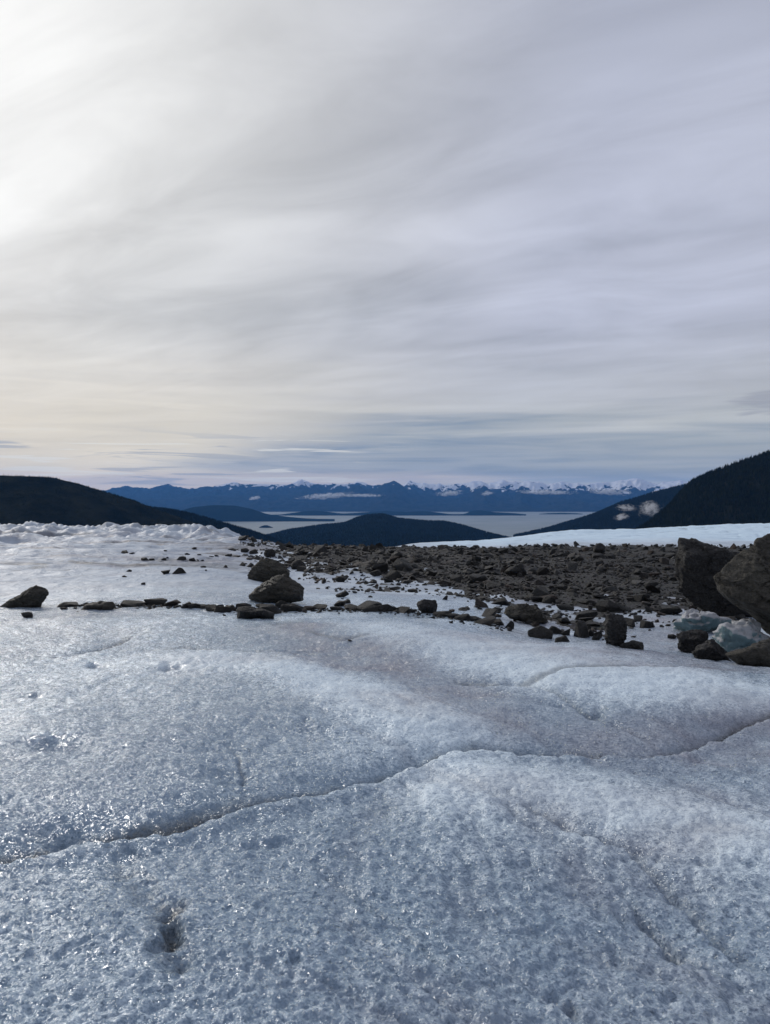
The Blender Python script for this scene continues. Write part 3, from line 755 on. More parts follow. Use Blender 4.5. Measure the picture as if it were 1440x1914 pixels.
# the far range across the inlet
def mountains():
    nx, ny = 1000, 210
    Ys = np.linspace(18300, 31500, ny); us = np.linspace(-0.66, 0.66, nx)
    U, Y = np.meshgrid(us, Ys); X = U * Y
    back = np.array([(-300, 925), (0, 922), (150, 920), (200, 917), (222, 913), (240, 909), (262, 913), (290, 912), (313, 908), (330, 912), (355, 916), (380, 911), (400, 912), (422, 905), (440, 903), (470, 906), (500, 909), (535, 907), (552, 902), (563, 897), (574, 902), (595, 905), (620, 906), (650, 907), (668, 902), (685, 904), (700, 908), (750, 908), (760, 902), (767, 899), (776, 904), (800, 906), (830, 907), (870, 905), (895, 901), (912, 904), (940, 899), (955, 902), (970, 904), (1000, 902), (1020, 905), (1060, 903), (1100, 906), (1140, 904), (1165, 900), (1185, 896), (1200, 899), (1220, 904), (1245, 903), (1272, 900), (1300, 906), (1440, 906), (1800, 912)], float)
    front = np.array([(-300, 935), (200, 935), (300, 928), (380, 921), (420, 914), (445, 910), (480, 913), (540, 916), (600, 917), (640, 913), (660, 907), (672, 904), (690, 909), (715, 905), (728, 900), (737, 897), (748, 902), (765, 909), (800, 916), (850, 918), (880, 911), (905, 906), (930, 913), (960, 911), (975, 907), (1000, 912), (1040, 918), (1070, 914), (1085, 912), (1110, 920), (1150, 926), (1250, 928), (1440, 930), (1800, 930)], float)
    px = 720 + U * FPX
    def layer(tab, Yc, wf, wb, seed, amp, jag, spur):
        h = CAM_Z + (HOR - np.interp(px, tab[:, 0], tab[:, 1])) / FPX * Yc - SEA + jag * (ridge2(px / 38.0, px * 0 + 0.5, 4, seed + 50, 0.6) - 0.85)
        wy = Y + 700 * fbm2(X / 2200, Y / 2200, 3, seed) * np.minimum(1, np.abs(Y - Yc) / 900)
        q = np.where(wy < Yc, (Yc - wy) / wf, (wy - Yc) / wb)
        prof = np.clip(1 - q, 0, 1) ** 1.3
        rg = ridge2(X / 1700, Y / 2600, 5, seed + 3, 0.52) - 0.75
        z = h * prof + amp * rg * np.sin(np.pi * np.clip(q, 0, 1)) ** 0.8 + 14 * fbm2(X / 260, Y / 400, 3, seed + 7) * prof + spur * (ridge2(X / 750, Y / 1300, 4, seed + 11, 0.55) - 1.0) * np.clip(q * 6, 0, 1) * prof
        return z
    back[:, 1] -= 1.5; front[:, 1] = 935 - (935 - front[:, 1]) * np.where(front[:, 1] < 908, 0.96, np.where(front[:, 0] < 640, 0.45, np.where(front[:, 0] > 790, 0.22, 0.6)))
    Z = np.maximum(layer(back, 27000, 6500, 4000, 31, 150, 40, 150), layer(front, 22800, 4300, 3000, 37, 110, 26, 70))
    rel = Z.copy()
    Z = np.maximum(SEA + Z, SEA - 10); Z[0] = SEA - 10; Z[-1] = SEA - 10
    px_n = 0.5 * fbm2(X / 500, Y / 500, 4, 44)
    line = np.where(Y < 24300, 130, 0) + np.interp(px, [0, 380, 430, 720, 800, 1000, 1300], [880, 860, 810, 790, 700, 640, 620])
    snow = np.clip(0.52 + (rel - line) / 230 + px_n * 1.1 + 0.5 * (ridge2(X / 420, Y / 900, 3, 47) - 0.9), 0, 1)
    me = mesh_from('mountains', np.stack([X.ravel(), Y.ravel(), Z.ravel()], 1), grid_faces(ny, nx), True)
    add_attr(me, 'snow', snow.ravel())
    return tag(obj('mountains', me, M['mountain']), kind='structure')
mountains()

# ------------------------------------------------------------------ rocks
def ico(sub):
    bm = bmesh.new(); bmesh.ops.create_icosphere(bm, subdivisions=sub, radius=1.0)
    v = np.array([x.co[:] for x in bm.verts]); f = np.array([[q.index for q in x.verts] for x in bm.faces]); bm.free()
    return v / np.linalg.norm(v, axis=1)[:, None], f
ICO = {s: ico(s) for s in (3, 4, 5, 6)}

def hull(pts):
    bm = bmesh.new()
    for p in pts: bm.verts.new(p)
    r = bmesh.ops.convex_hull(bm, input=bm.verts[:])
    bmesh.ops.delete(bm, geom=[v for v in bm.verts if not v.link_faces], context='VERTS')
    bmesh.ops.recalc_face_normals(bm, faces=bm.faces[:])
    bm.verts.index_update()
    v = np.array([x.co[:] for x in bm.verts]); f = np.array([[q.index for q in x.verts] for x in bm.faces])
    n = np.array([x.normal[:] for x in bm.faces]); c = np.array([x.calc_center_median()[:] for x in bm.faces])
    bm.free()
    return v, f, n, c

def rough_rock(name, pts, sub, rough, seed, ledge=0.0, cuts=4, chip=1.0):
    """a solid boulder: the convex body of pts, chipped and roughened"""
    pts = np.asarray(pts, float)
    v, f, n, c = hull(pts)
    ctr = v.mean(0); size = (v.max(0) - v.min(0)).max()
    D, F = ICO[sub]
    off = np.einsum('ij,ij->i', n, c - ctr)
    g = np.random.default_rng(seed + 40)
    en = g.normal(0, 1, (cuts, 3)); en[:, 1] = -np.abs(en[:, 1]); en /= np.linalg.norm(en, axis=1)[:, None]        # broken corners
    sup = ((v - ctr) @ en.T).max(0) * g.uniform(0.66, 0.86, cuts)
    n = np.vstack([n, en]); off = np.concatenate([off, sup])
    dot = D @ n.T
    rad = np.where(dot > 1e-4, off[None] / np.maximum(dot, 1e-4), 1e9)
    srt = np.sort(rad, 1)
    r = srt[:, 0]
    P = ctr + D * r[:, None]
    Q = P / size
    k = rough * (0.30 * fbm3(Q, 2.2, 3, seed) + 0.30 * fbm3(Q, 7.0, 4, seed + 5, 0.55) - 0.5 * sstep(fbm3(Q, 3.1, 2, seed + 6), 0.45, 0.55))
    # blocks broken out along the bedding and joints
    A = np.array([[0.94, 0.10, -0.32], [-0.05, 0.98, 0.16], [0.33, -0.13, 0.93]])
    B = (Q + 0.03 * np.stack([fbm3(Q, 3.0, 2, seed + 21), fbm3(Q, 3.0, 2, seed + 22), fbm3(Q, 3.0, 2, seed + 23)], 1)) @ A.T * np.array([1.0, 1.0, 2.2])
    v1, e1 = chunk3(B, 3.2, seed + 31); v2, e2 = chunk3(B, 8.0, seed + 35)
    k = k + chip * (0.26 * v1 + 0.10 * v2) - chip * 0.10 * (1 - sstep(e1, 0.0, 0.06)) - chip * 0.04 * (1 - sstep(e2, 0.0, 0.08))
    if ledge:
        a = Q @ np.array([0.32, 0.18, 0.93]) + 0.05 * fbm3(Q, 3.0, 2, seed + 8)
        st = a * 9.0
        fr = st - np.floor(st)
        k = k + ledge * (sstep(fr, 0.0, 0.25) - sstep(fr, 0.8, 1.0)) - ledge * 0.6
        k = k - ledge * 1.2 * sstep(fbm3(Q, 4.0, 3, seed + 2), 0.35, 0.5)
    P = P + D * (k * size * 0.25)[:, None]
    return mesh_from(name, P, F, True)

def outline_pts(poly, Y0, depth, seed, brow=0.45, lean=0.25, jit=0.07):
    """poly: silhouette in photo pixels of a body whose near side is Y0 away and which is depth deep; its upper face slopes
    down to a brow at the given share of the height and the side below the brow is undercut by lean"""
    g = np.random.default_rng(seed)
    p = np.array(poly, float)
    top, bot = p[:, 1].min(), p[:, 1].max(); h = bot - top; w = np.ptp(p[:, 0]); cx = (p[:, 0].max() + p[:, 0].min()) / 2
    def span(py):                                 # left and right of the silhouette at a height
        xs = []
        for a, b in zip(p, np.roll(p, -1, 0)):
            if (a[1] - py) * (b[1] - py) <= 0 and a[1] != b[1]: xs.append(a[0] + (b[0] - a[0]) * (py - a[1]) / (b[1] - a[1]))
        return (min(xs), max(xs)) if xs else (cx - 0.3 * w, cx + 0.3 * w)
    out = []
    def put(px, py, dy):
        Y = Y0 + depth * dy; out.append(((px - 720) / FPX * Y, Y, zpx(Y, py)))
    for px, py in p: put(px, py, 0.42)
    pb = bot - brow * h; x0, x1 = span(pb)
    for q in (0.14, 0.46, 0.82): put(x0 + (x1 - x0) * (q + g.normal(0, jit)), pb + h * g.normal(0, jit), g.uniform(0.0, 0.10))
    x0, x1 = span(bot - 0.08 * h)
    for q in (0.18, 0.78): put(x0 + (x1 - x0) * (q + g.normal(0, jit)), bot - 0.04 * h, lean)
    for q, zz in ((0.22, 0.14), (0.78, 0.12), (0.3, 0.6), (0.7, 0.52)):
        x0, x1 = span(bot - zz * h)
        put(x0 + (x1 - x0) * (q + g.normal(0, jit)), bot - (zz + g.normal(0, jit)) * h, g.uniform(0.85, 1.0))
    return np.array(out)

def chunk3(p, f, seed):
    """a random constant for each cell of a jittered 3D lattice: broken, stepped faces"""
    q = p * f; c0 = np.floor(q).astype(np.int64); best = np.full(len(q), 1e9); val = np.zeros(len(q)); second = np.full(len(q), 1e9)
    for dx in (-1, 0, 1):
        for dy in (-1, 0, 1):
            for dz in (-1, 0, 1):
                c = c0 + np.array([dx, dy, dz]); ci = c & 0xffffffff
                hs = [_h(ci[:, 0], ci[:, 1], ci[:, 2], seed + k).astype(np.float64) / 4294967296.0 for k in range(4)]
                dd = (c[:, 0] + hs[0] - q[:, 0]) ** 2 + (c[:, 1] + hs[1] - q[:, 1]) ** 2 + (c[:, 2] + hs[2] - q[:, 2]) ** 2
                m = dd < best
                second = np.where(m, best, np.minimum(second, dd)); val = np.where(m, hs[3], val); best = np.where(m, dd, best)
    return val - 0.5, np.sqrt(second) - np.sqrt(best)

def origin_to_base(me, loc):
    me.transform(__import__('mathutils').Matrix.Translation((-loc[0], -loc[1], -loc[2])))

def boulder(name, label, poly, Y0, depth, mat, seed, sub=5, rough=0.16, ledge=0.0, extra=(), cat='rock', group=None, cuts=4, chip=1.0, **kw):
    pp = np.array(poly, float); bot = pp[:, 1].max()
    if Y0 is None:
        near_ = pp[pp[:, 1] > bot - 0.2 * np.ptp(pp[:, 1])]
        Y0 = ground_px(near_[:, 0].mean(), bot, ground_z)[1] - 0.05 * depth
    pts = outline_pts(poly, Y0, depth, seed, **kw)
    if len(extra): pts = np.vstack([pts, np.array(extra)])
    # carry the foot down into the ice
    lowz = pts[:, 2].min(); x, y = pts[:, 0].mean(), pts[:, 1].mean()
    g = float(ground_z(x, y)[0])
    if lowz > g - 0.04:
        low = pts[pts[:, 2] < lowz + 0.3 * (pts[:, 2].max() - lowz)].copy(); low[:, 2] = g - 0.06
        low[:, 0] = x + (low[:, 0] - x) * 0.85; pts = np.vstack([pts, low])
    me = rough_rock(name, pts, sub, rough, seed, ledge, cuts, chip)
    origin_to_base(me, (x, y, g))
    o = obj(name, me, mat, loc=(x, y, g))
    return tag(o, label, cat, group)

def Z3(l): return [(400 + a / 3.6, 990 + b / 3.6) for a, b in l]
def Z5(l): return [(1100 + a / 4.235, 970 + b / 4.235) for a, b in l]
def Z6(l): return [(a / 3.0, 980 + b / 3.0) for a, b in l]
def Z4(l): return [(760 + a / 3.6, 1010 + b / 3.6) for a, b in l]

boulder('boulder', 'tall brown boulder standing just behind the broad peaked boulder on the ice',
        Z3([(210, 325), (240, 265), (290, 225), (325, 187), (360, 190), (420, 210), (480, 230), (518, 290), (510, 340), (440, 367), (330, 367), (230, 352)]), None, 0.9, M['boulder'], 101, chip=0.35, lean=0.45, sub=6, ledge=0.05)
boulder('boulder', 'broad peaked brown boulder with a dark undercut side beside the stone line',
        Z3([(208, 432), (225, 412), (330, 368), (430, 312), (480, 298), (520, 318), (570, 358), (612, 402), (645, 462), (630, 476), (480, 484), (330, 507), (225, 496), (212, 458)]), None, 0.85, M['boulder'], 102, chip=0.35, lean=0.5, sub=6, ledge=0.06,
        brow=0.40)
boulder('boulder', 'slanted brown boulder leaning left on the ice near the left edge',
        Z6([(-20, 462), (60, 430), (130, 400), (175, 358), (205, 337), (268, 368), (276, 395), (225, 450), (160, 472), (30, 473)]), None, 0.55, M['boulder'], 103, chip=0.3, lean=0.4, sub=6, ledge=0.04)
boulder('boulder', 'dark wedge boulder with a sharp upper corner and rusty foot',
        Z5([(705, 133), (795, 152), (850, 150), (950, 197), (1080, 245), (1215, 300), (1330, 420), (1330, 720), (1290, 800), (1100, 800), (990, 738), (830, 690), (735, 600), (708, 520), (690, 380), (684, 250)]), 13.0, 1.2, M['dark'], 104, sub=6, chip=0.8, rough=0.13, ledge=0.03, brow=0.8, lean=0.15, cuts=0)
boulder('boulder', 'largest brown boulder, overhanging, cut by the right edge of the picture',
        Z5([(1335, 128), (1350, 118), (1440, 100), (1600, 140), (1850, 380), (1950, 800), (1850, 1120), (1600, 1110), (1440, 945), (1280, 765), (1180, 655), (1050, 565), (1004, 485), (1008, 452), (1085, 388), (1170, 338), (1300, 248), (1328, 200)]), 9.2, 1.5, M['boulder'], 105, sub=6, chip=0.55, rough=0.12, ledge=0.02, brow=0.42, lean=0.5, cuts=1)
boulder('ice_block', 'small turquoise ice block with a white crust under the dark wedge boulder',
        Z5([(620, 862), (700, 800), (812, 733), (900, 708), (1000, 748), (1090, 790), (1160, 805), (1120, 850), (900, 868), (760, 868)]), 11.2, 0.7, M['block'], 106, sub=5, rough=0.55, cuts=3, cat='ice block')
boulder('ice_block', 'rounded pale blue ice mound beneath the overhang of the largest boulder',
        Z5([(915, 912), (1000, 870), (1100, 818), (1200, 788), (1285, 795), (1450, 930), (1520, 1000), (1400, 1060), (1200, 1060), (1080, 1045), (960, 990)]), 9.3, 0.8, M['block'], 107, sub=5, rough=0.55, cuts=3, cat='ice block')
boulder('rock', 'blocky dark rock with a flat top in front of the turquoise ice block',
        Z5([(698, 905), (760, 880), (890, 862), (940, 885), (955, 930), (900, 985), (830, 1022), (712, 1015)]), 9.2, 0.4, M['dark'], 108, sub=5)
boulder('rock', 'pointed wedge rock lying at the foot of the pale blue ice mound',
        Z5([(820, 1052), (860, 1000), (930, 960), (1005, 925), (1040, 980), (1070, 1045), (1170, 1105), (1000, 1100), (830, 1072)]), 8.6, 0.45, M['dark'], 109, sub=5)
boulder('rock', 'low olive grey rock by the ice edge below the largest boulder',
        Z5([(1080, 1065), (1200, 1040), (1330, 1000), (1440, 945), (1560, 1000), (1560, 1140), (1400, 1142), (1250, 1122)]), 8.1, 0.6, M['boulder'], 110, sub=5)
boulder('rock', 'upright grey rock with a pale pinkish top standing in the trough',
        Z5([(105, 800), (150, 745), (220, 728), (278, 735), (300, 800), (313, 870), (285, 930), (250, 1000), (190, 1008), (150, 990), (125, 900)]), None, 0.4, M['rock'], 111, sub=5)
boulder('rock', 'flat grey rock lying beside the upright rock with the pale top',
        Z5([(232, 1012), (280, 975), (370, 960), (420, 970), (455, 1005), (463, 1030), (350, 1032), (250, 1022)]), None, 0.3, M['rock'], 112, sub=4)
boulder('rock', 'long brown slab rock with a tapering tail at the edge of the rubble field',
        Z4([(648, 490), (690, 440), (780, 425), (870, 428), (930, 470), (975, 540), (1000, 572), (930, 570), (830, 560), (690, 525)]), None, 0.6, M['boulder'], 113, sub=5, ledge=0.04)
boulder('rock', 'rounded dark rock at the end of the white ice mound, on the stone line',
        Z4([(58, 450), (75, 405), (130, 395), (195, 400), (222, 430), (215, 470), (180, 492), (90, 490)]), None, 0.32, M['dark'], 114, chip=0.6, sub=4)
boulder('rock', 'flat dark slab lying in front of the broad peaked boulder',
        Z3([(118, 545), (128, 518), (200, 515), (320, 530), (405, 560), (400, 600), (330, 603), (230, 595), (122, 588)]), None, 0.42, M['dark'], 115, chip=0.6, sub=5, ledge=0.05)
boulder('rock', 'long flat greyish slab on the stone line at left',
        Z6([(440, 465), (500, 440), (560, 432), (640, 430), (655, 455), (640, 470), (530, 480), (460, 470)]), None, 0.35, M['boulder'], 116, chip=0.5, sub=4)
boulder('rock', 'small dark rock alone on the ice in front of the slanted boulder',
        Z6([(114, 497), (130, 492), (180, 490), (188, 505), (184, 522), (150, 526)]), None, 0.16, M['dark'], 117, chip=0.6, sub=4)
boulder('rock', 'dark boulder standing on the skyline of the rubble against the white ice ridge',
        Z5([(40, 265), (38, 225), (60, 198), (95, 190), (125, 200), (142, 225), (140, 268), (90, 280)]), None, 1.1, M['dark'], 118, chip=0.5, sub=4)
boulder('rock', 'tent shaped grey rock in the rubble near the dark wedge boulder',
        Z5([(345, 435), (385, 395), (430, 385), (470, 395), (498, 430), (450, 445)]), None, 0.6, M['rock'], 119, sub=4)
boulder('rock', 'largest peaked slab in the middle of the rubble field',
        Z4([(650, 215), (690, 185), (770, 150), (810, 170), (820, 215), (770, 240), (690, 240)]), None, 0.8, M['rock'], 120, sub=4)
boulder('rock', 'dark rounded boulder behind the tall brown boulder at the rubble edge',
        Z3([(335, 160), (345, 135), (375, 125), (410, 135), (418, 170), (395, 185), (350, 185)]), None, 0.6, M['dark'], 121, sub=4)
boulder('rock', 'low dark rock between the tall brown boulder and the rubble',
        Z3([(512, 240), (530, 215), (580, 205), (625, 225), (628, 258), (570, 268), (520, 262)]), None, 0.6, M['dark'], 122, sub=4)

# smaller stones: a library of angular shapes
LIB = []
for i in range(26):
    g = np.random.default_rng(500 + i)
    n = 12
    p = g.normal(0, 1, (n, 3)); p /= np.linalg.norm(p, axis=1)[:, None]; p *= g.uniform(0.8, 1.12, (n, 1))
    p[:, 0] *= 1.0; p[:, 1] *= g.uniform(0.6, 0.95); p[:, 2] *= g.uniform(0.24, 0.66)
    sh = g.uniform(-0.35, 0.35); p[:, 0] += sh * p[:, 2]
    v, f, _, _ = hull(p)
    v = v - (v.max(0) + v.min(0)) / 2
    v = v / (v[:, 0].max() - v[:, 0].min())
    LIB.append((v, f))
LIBME = []
for i, (v, f) in enumerate(LIB):
    # the individually placed stones get slightly worn edges
    bm = bmesh.new()
    vs_ = [bm.verts.new(q) for q in v]
    for t_ in f: bm.faces.new([vs_[k] for k in t_])
    bmesh.ops.dissolve_limit(bm, angle_limit=R(9), verts=bm.verts[:], edges=bm.edges[:])
    bmesh.ops.bevel(bm, geom=bm.edges[:], offset=0.03, segments=1, affect='EDGES', profile=0.5)
    me = bpy.data.meshes.new('stone'); bm.to_mesh(me); bm.free()
    LIBME.append(me)
for me in LIBME: me.materials.append(M['rock'])
LIBH = [v[:, 2].max() - v[:, 2].min() for v, f in LIB]

def stone(name, label, group, px, py, w, h, seed, Y=None, mat=None):
    """one stone, w x h photo pixels, whose foot shows at px, py"""
    g = np.random.default_rng(seed)
    if Y is None: X, Y = ground_px(px, py, ground_z)
    X = (px - 720) / FPX * Y
    wm, hm = w / FPX * Y, h / FPX * Y
    k = int(g.integers(len(LIB)))
    o = bpy.data.objects.new(name, LIBME[k]); col.objects.link(o)
    dm = wm * g.uniform(0.7, 1.0)
    hz = hm * 1.45 / LIBH[k]
    o.scale = (wm, wm * g.uniform(0.8, 1.1), hz)
    yo = Y + 0.3 * dm
    o.location = (X, yo, float(ground_z(X, yo)[0]) + 0.5 * LIBH[k] * hz * 0.36)
    o.rotation_euler = (g.normal(0, 0.12), g.normal(0, 0.15), (0 if g.random() < 0.5 else math.pi) + g.normal(0, 0.25))
    return tag(o, label, 'rock', group)

ORD = ('first second third fourth fifth sixth seventh eighth ninth tenth eleventh twelfth thirteenth fourteenth fifteenth sixteenth seventeenth eighteenth nineteenth '
       'twentieth twenty-first twenty-second twenty-third twenty-fourth twenty-fifth twenty-sixth twenty-seventh twenty-eighth twenty-ninth thirtieth thirty-first '
       'thirty-second thirty-third thirty-fourth thirty-fifth thirty-sixth thirty-seventh thirty-eighth thirty-ninth fortieth').split()
LINE = [(125, 1134, 38, 10), (247, 1134, 42, 10), (288, 1132, 33, 13), (318, 1134, 30, 11), (345, 1137, 24, 11), (362, 1137, 22, 10), (380, 1138, 24, 9), (397, 1142, 22, 11), (415, 1146, 28, 13), (429, 1141, 22, 11),
        (455, 1137, 26, 10), (490, 1136, 24, 9), (505, 1147, 36, 19), (526, 1138, 23, 17), (545, 1143, 36, 16), (560, 1143, 22, 9), (578, 1141, 22, 8), (597, 1139, 40, 10), (627, 1141, 18, 7), (640, 1140, 14, 6), (653, 1140, 25, 10), (668, 1142, 15, 7),
        (686, 1139, 48, 16), (692, 1144, 26, 11), (724, 1144, 38, 17), (750, 1145, 40, 9), (768, 1146, 26, 8), (828, 1152, 32, 12), (848, 1156, 26, 9), (866, 1160, 36, 11), (886, 1162, 32, 10), (910, 1168, 44, 13), (930, 1167, 22, 9)]
for i, (px, py, w, h) in enumerate(LINE):
    n_ = sum(1 for q in [p_[0] for p_ in LINE] + [117, 182, 471, 797] if q < px)
    stone('stone', f'{ORD[n_]} stone from the left in the thin line of stones crossing the ice', 'stones in the line across the ice', px, py, w * 1.22, h * 0.92, 900 + i)
TRO = [('small rounded dark rock below the long brown slab rock', 953, 1176, 24, 15), ('pale topped angular rock at the left of the trough rocks', 1012, 1194, 52, 24), ('flat rock wedged beside the pale topped angular rock', 1040, 1186, 32, 14),
       ('small round stone right of the pale topped angular rock', 1062, 1188, 24, 12), ('small dark rock at the ice edge below the pale topped rock', 1052, 1200, 32, 12), ('grey upright stone left of the upright rock with pale top', 1090, 1192, 29, 33),
       ('small stone wedged between the two upright trough rocks', 1106, 1190, 15, 13), ('squat stone touching the left foot of the upright rock with pale top', 1121, 1193, 18, 15), ('grey squarish rock above the long brown slab rock', 902, 1136, 28, 18),
       ('dark rock up beside the squarish grey rock at the rubble edge', 938, 1131, 38, 16), ('dark flat rock behind the upright rock with pale top', 1170, 1144, 42, 18), ('pale grey peaked rock left of the dark wedge boulder', 1205, 1124, 34, 15),
       ('brown rock close to the turquoise ice block', 1249, 1149, 26, 14), ('dark slab half sunk in the dirty ice of the trough', 1213, 1174, 42, 14), ('tiny stone left of the blocky flat topped rock', 1258, 1194, 17, 8), ('small stone on the line beside the long greyish slab', 117, 1140, 15, 5),
       ('small stone above the tail of the long brown slab', 1003, 1172, 17, 10), ('stone on the dirty ice right of the long brown slab', 1058, 1166, 30, 11), ('tiny dark stone lying alone on the near ice', 655, 1199, 9, 2.5)]
for i, (lab, px, py, w, h) in enumerate(TRO): stone('rock', lab, None, px, py, w, h, 960 + i)
LEFT = [(232, 1035, 15, 5), (246, 1036, 13, 3), (270, 1048, 16, 6), (283, 1048, 13, 4), (306, 1048, 11, 5), (313, 1044, 5, 3), (338, 1047, 17, 6), (358, 1049, 16, 6), (370, 1049, 7, 3), (378, 1049, 7, 3), (241, 1069, 11, 5), (233, 1079, 11, 3), (309, 1031, 7, 2),
        (350, 1037, 11, 4), (363, 1027, 9, 3), (380, 1061, 12, 4), (385, 1067, 4, 3), (422, 1061, 10, 5), (454, 1058, 14, 7), (470, 1060, 20, 9), (427, 1040, 15, 5), (434, 1029, 18, 4), (458, 1033, 17, 8), (475, 1036, 22, 8), (405, 1040, 10, 3), (372, 1038, 8, 2), (395, 1041, 9, 2), (440, 1041, 20, 3), (478, 1046, 16, 6), (268, 1093, 10, 5), (466, 1046, 12, 5)]
for i, (px, py, w, h) in enumerate(LEFT):
    n_ = sum(1 for p_ in LEFT + [(311, 0), (334, 0)] if p_[0] < px)
    stone('stone', f'{ORD[n_]} from the left among dark stones scattered behind the stone line', 'stones scattered on the left ice', px, py, w, h, 1000 + i)
stone('rock', 'lower left one of the paired rocks on the left ice bench', None, 311, 1073, 18, 8, 1060)
stone('rock', 'larger right one of the paired rocks on the left ice bench', None, 334, 1073, 28, 12, 1061)

# the rubble field of the moraine
g = np.random.default_rng(77)
N = 90000
U_ = g.uniform(-0.22, 0.66, N); Yr = np.sqrt(g.uniform(9.0 ** 2, 86.0 ** 2, N)); Xr = U_ * Yr
dens = moraine_density(Xr, Yr)
size = 0.06 * (1 - g.uniform(0, 1, N) * 0.994) ** (-1 / 2.05)
size = np.minimum(size, 0.70)
keep_small = np.clip(size / (0.0050 * Yr), 0.0, 1.0) ** 1.3            # pebbles a pixel wide are left to the grit
prob = np.clip(dens ** 1.2, 0, 1) * keep_small * np.clip(24.0 / Yr, 0.30, 1.0) * 1.15
prob = np.where((dens > 0.01) & (dens < 0.5), prob + 0.22 * (size > 0.08), prob)
sel = g.uniform(0, 1, N) < prob
Xr, Yr, size = Xr[sel], Yr[sel], size[sel]
size *= np.clip(0.72 + Yr / 75.0, 0.8, 1.4)
hidden = (np.abs(Xr / Yr - 0.50) < 0.07) & (Yr < 12)
Xr, Yr, size = Xr[~hidden], Yr[~hidden], size[~hidden]
Zr = ground_z(Xr, Yr)
lp = np.interp(g.uniform(0, 1, 640), np.linspace(0, 1, 8), [110, 250, 330, 430, 560, 700, 800, 945])
ly = np.interp(lp, [110, 330, 430, 560, 700, 800, 945], [1135, 1135, 1144, 1144, 1142, 1149, 1172]) + g.normal(0, 3.0, 640)
lg = np.array([ground_px(a_, b_) for a_, b_ in zip(lp, ly)])
Xr = np.r_[Xr, lg[:, 0]]; Yr = np.r_[Yr, lg[:, 1] + 0.06]; size = np.r_[size, 0.035 * (1 - 0.97 * g.uniform(0, 1, 640)) ** (-1 / 2.6)]
Zr = ground_z(Xr, Yr)
app = size / Yr; order = np.argsort(-app)
inview = (np.abs(Xr / Yr) < 0.53) & (np.arange(len(Xr)) < len(Xr) - 640)
big = [i for i in order if inview[i]][:195]
rest = np.setdiff1d(np.arange(len(Xr)), np.array(big))
for i in big:
    k = int(g.integers(len(LIB))); s_ = size[i]
    o = bpy.data.objects.new('rock', LIBME[k]); col.objects.link(o)
    o.scale = (s_, s_ * g.uniform(0.75, 1.05), s_ * g.uniform(0.75, 1.1))
    o.rotation_euler = (g.normal(0, 0.2), g.normal(0, 0.2), g.uniform(0, 6.28))
    o.location = (Xr[i], Yr[i], Zr[i] + 0.5 * LIBH[k] * s_ * 0.55)
    tag(o, *[('angular grey brown rock lying in the dark rubble field'), 'rock', 'rocks of the rubble field'])
VV, FF, nv = [], [], 0
ks = g.integers(0, len(LIB), len(rest))
for k in range(len(LIB)):
    idx = rest[ks == k]; n = len(idx)
    if n == 0: continue
    v, f = LIB[k]
    a = g.uniform(0, 6.28, n); tx = g.normal(0, 0.28, n); ty = g.normal(0, 0.28, n)
    s_ = size[idx]; sc = np.stack([s_, s_ * g.uniform(0.7, 1.1, n), s_ * g.uniform(0.7, 1.25, n)], 1)
    w = v[None] * sc[:, None]
    y1 = w[..., 1] * np.cos(tx)[:, None] - w[..., 2] * np.sin(tx)[:, None]; z1 = w[..., 1] * np.sin(tx)[:, None] + w[..., 2] * np.cos(tx)[:, None]
    x2 = w[..., 0] * np.cos(ty)[:, None] + z1 * np.sin(ty)[:, None]; z2 = -w[..., 0] * np.sin(ty)[:, None] + z1 * np.cos(ty)[:, None]
    x3 = x2 * np.cos(a)[:, None] - y1 * np.sin(a)[:, None]; y3 = x2 * np.sin(a)[:, None] + y1 * np.cos(a)[:, None]
    P = np.stack([x3 + Xr[idx][:, None], y3 + Yr[idx][:, None], z2 + (Zr[idx] + 0.25 * LIBH[k] * s_)[:, None]], -1)
    VV.append(P.reshape(-1, 3)); FF.append((f[None] + (np.arange(n) * len(v))[:, None, None] + nv).reshape(-1, 3)); nv += n * len(v)
rub = obj('rubble', mesh_from('rubble', np.concatenate(VV), np.concatenate(FF), False), M['rock'])
tag(rub, 'field of countless dark broken stones covering the ice of the moraine', 'rubble', kind='stuff')
print('RUBBLE', len(rest), 'TRIS', sum(len(m_.polygons) * (2 if len(m_.polygons) and m_.polygons[0].loop_total == 4 else 1) for m_ in bpy.data.meshes), len(rr), len(theta))

# ------------------------------------------------------------------ low clouds and haze
def mat_vapour(name, density, seed, stretch):
    m = bpy.data.materials.new(name); m.use_nodes = True
    t = NT(m.node_tree); t.n.clear()
    o = t.node('ShaderNodeOutputMaterial'); v = t.node('ShaderNodeVolumePrincipled')
    p = t.node('ShaderNodeTexCoord').outputs['Object']
    r = t.v('LENGTH', p)
    px_, py_, pz_ = t.sep(p)
    q = t.xyz(t.m('ADD', t.m('MULTIPLY', px_, stretch), seed * 3.7), py_, t.m('MULTIPLY', pz_, 0.9))
    n = t.noise(q, 2.1, 5.0, 0.66, 0.9)
    f = t.m('SUBTRACT', n, t.m('ADD', 0.37, t.m('MULTIPLY', t.m('POWER', r, 2.0), 0.26)))
    t.put(v.inputs['Density'], t.m('MULTIPLY', t.ss(f, 0.0, 0.20), density))
    v.inputs['Color'].default_value = (0.97, 0.98, 1.0, 1)
    v.inputs['Anisotropy'].default_value = 0.2
    v.inputs['Density Attribute'].default_value = ''
    t.l.new(v.outputs[0], o.inputs['Volume'])
    return m
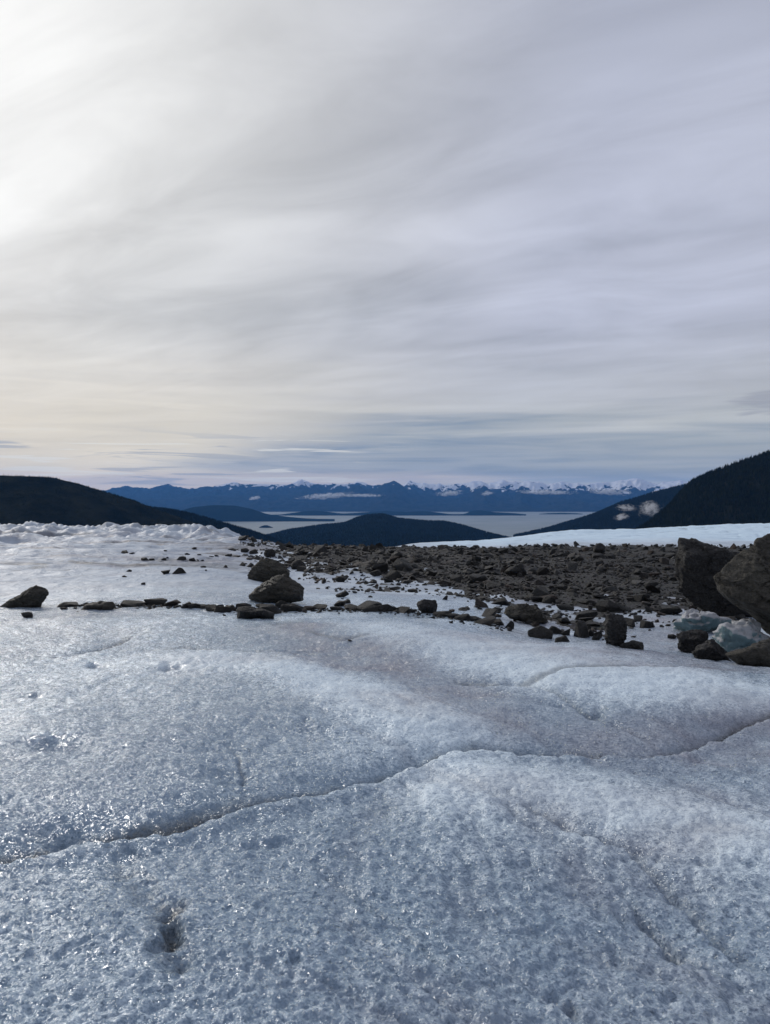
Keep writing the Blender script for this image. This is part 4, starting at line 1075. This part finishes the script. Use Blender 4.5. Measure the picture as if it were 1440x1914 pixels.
def low_cloud(label, px0, px1, py, th, D, depth, seed, tilt=0.0, dens=0.018):
    X0, X1 = (px0 - 720) / FPX * D, (px1 - 720) / FPX * D; zc = zpx(D, py); half = (X1 - X0) / 2 * 1.2; hz = th / FPX * D / 2 * 1.7
    v, f = ICO[3]
    me = mesh_from('low_cloud', v * 1.02, f, True)
    o = obj('low_cloud', me, mat_vapour('cloud_vapour', dens, seed, max(1.0, 0.45 * half / hz)), loc=((X0 + X1) / 2, D, zc))
    o.scale = (half, depth, hz); o.rotation_euler = (0, -math.atan(tilt / ((px1 - px0) / 2)), 0)
    return tag(o, label, 'cloud', 'low clouds lying on the mountainsides')
low_cloud('long ragged white cloud lying across the blue range below the sharp snowy peak', 556, 668, 927, 9, 19400, 180, 3, tilt=3.5)
low_cloud('thin white cloud tail just right of the long ragged cloud', 640, 720, 926, 5, 19300, 150, 5)
low_cloud('small cloud puff on the blue range above the rounded peninsula', 466, 488, 931, 6, 19300, 120, 7, tilt=2)
low_cloud('short bright cloud below the snowy gap right of the dark pointed peak', 812, 868, 922, 8, 19500, 160, 9, tilt=2.5)
low_cloud('little cloud patch between the two bright clouds under the snowy range', 898, 924, 922, 7, 19600, 130, 11, tilt=2)
low_cloud('long flat cloud under the snow peaks above the open inlet', 960, 1078, 920, 7, 19600, 200, 13, tilt=-1)
low_cloud('pale cloud bank against the right end of the snowy range', 1095, 1185, 919, 10, 19800, 200, 15, tilt=-2)
low_cloud('bright cloud puff caught on the forested slope by the black hill', 1190, 1238, 951, 22, 4000, 60, 17, tilt=4, dens=0.045)
low_cloud('faint cloud wisp left of the bright puff on the forested slope', 1150, 1192, 949, 10, 4000, 45, 19, dens=0.04)
low_cloud('lowest small cloud wisp near the foot of the forested slope', 1146, 1178, 966, 10, 3900, 45, 21, tilt=3, dens=0.04)

def haze():
    x0, x1, y0, y1, z0, z1 = -30500, 30500, -4500, 33500, SEA - 15, 830
    v = np.array([(x, y, z) for z in (z0, z1) for y in (y0, y1) for x in (x0, x1)], float)
    f = np.array([(0, 2, 3, 1), (4, 5, 7, 6), (0, 1, 5, 4), (2, 6, 7, 3), (0, 4, 6, 2), (1, 3, 7, 5)])
    o = obj('haze', mesh_from('haze', v, f, False), mat_volume('haze', (0.13, 0.41, 1.0), 2.0e-5, 0.25))
    tag(o, kind='stuff')
haze()
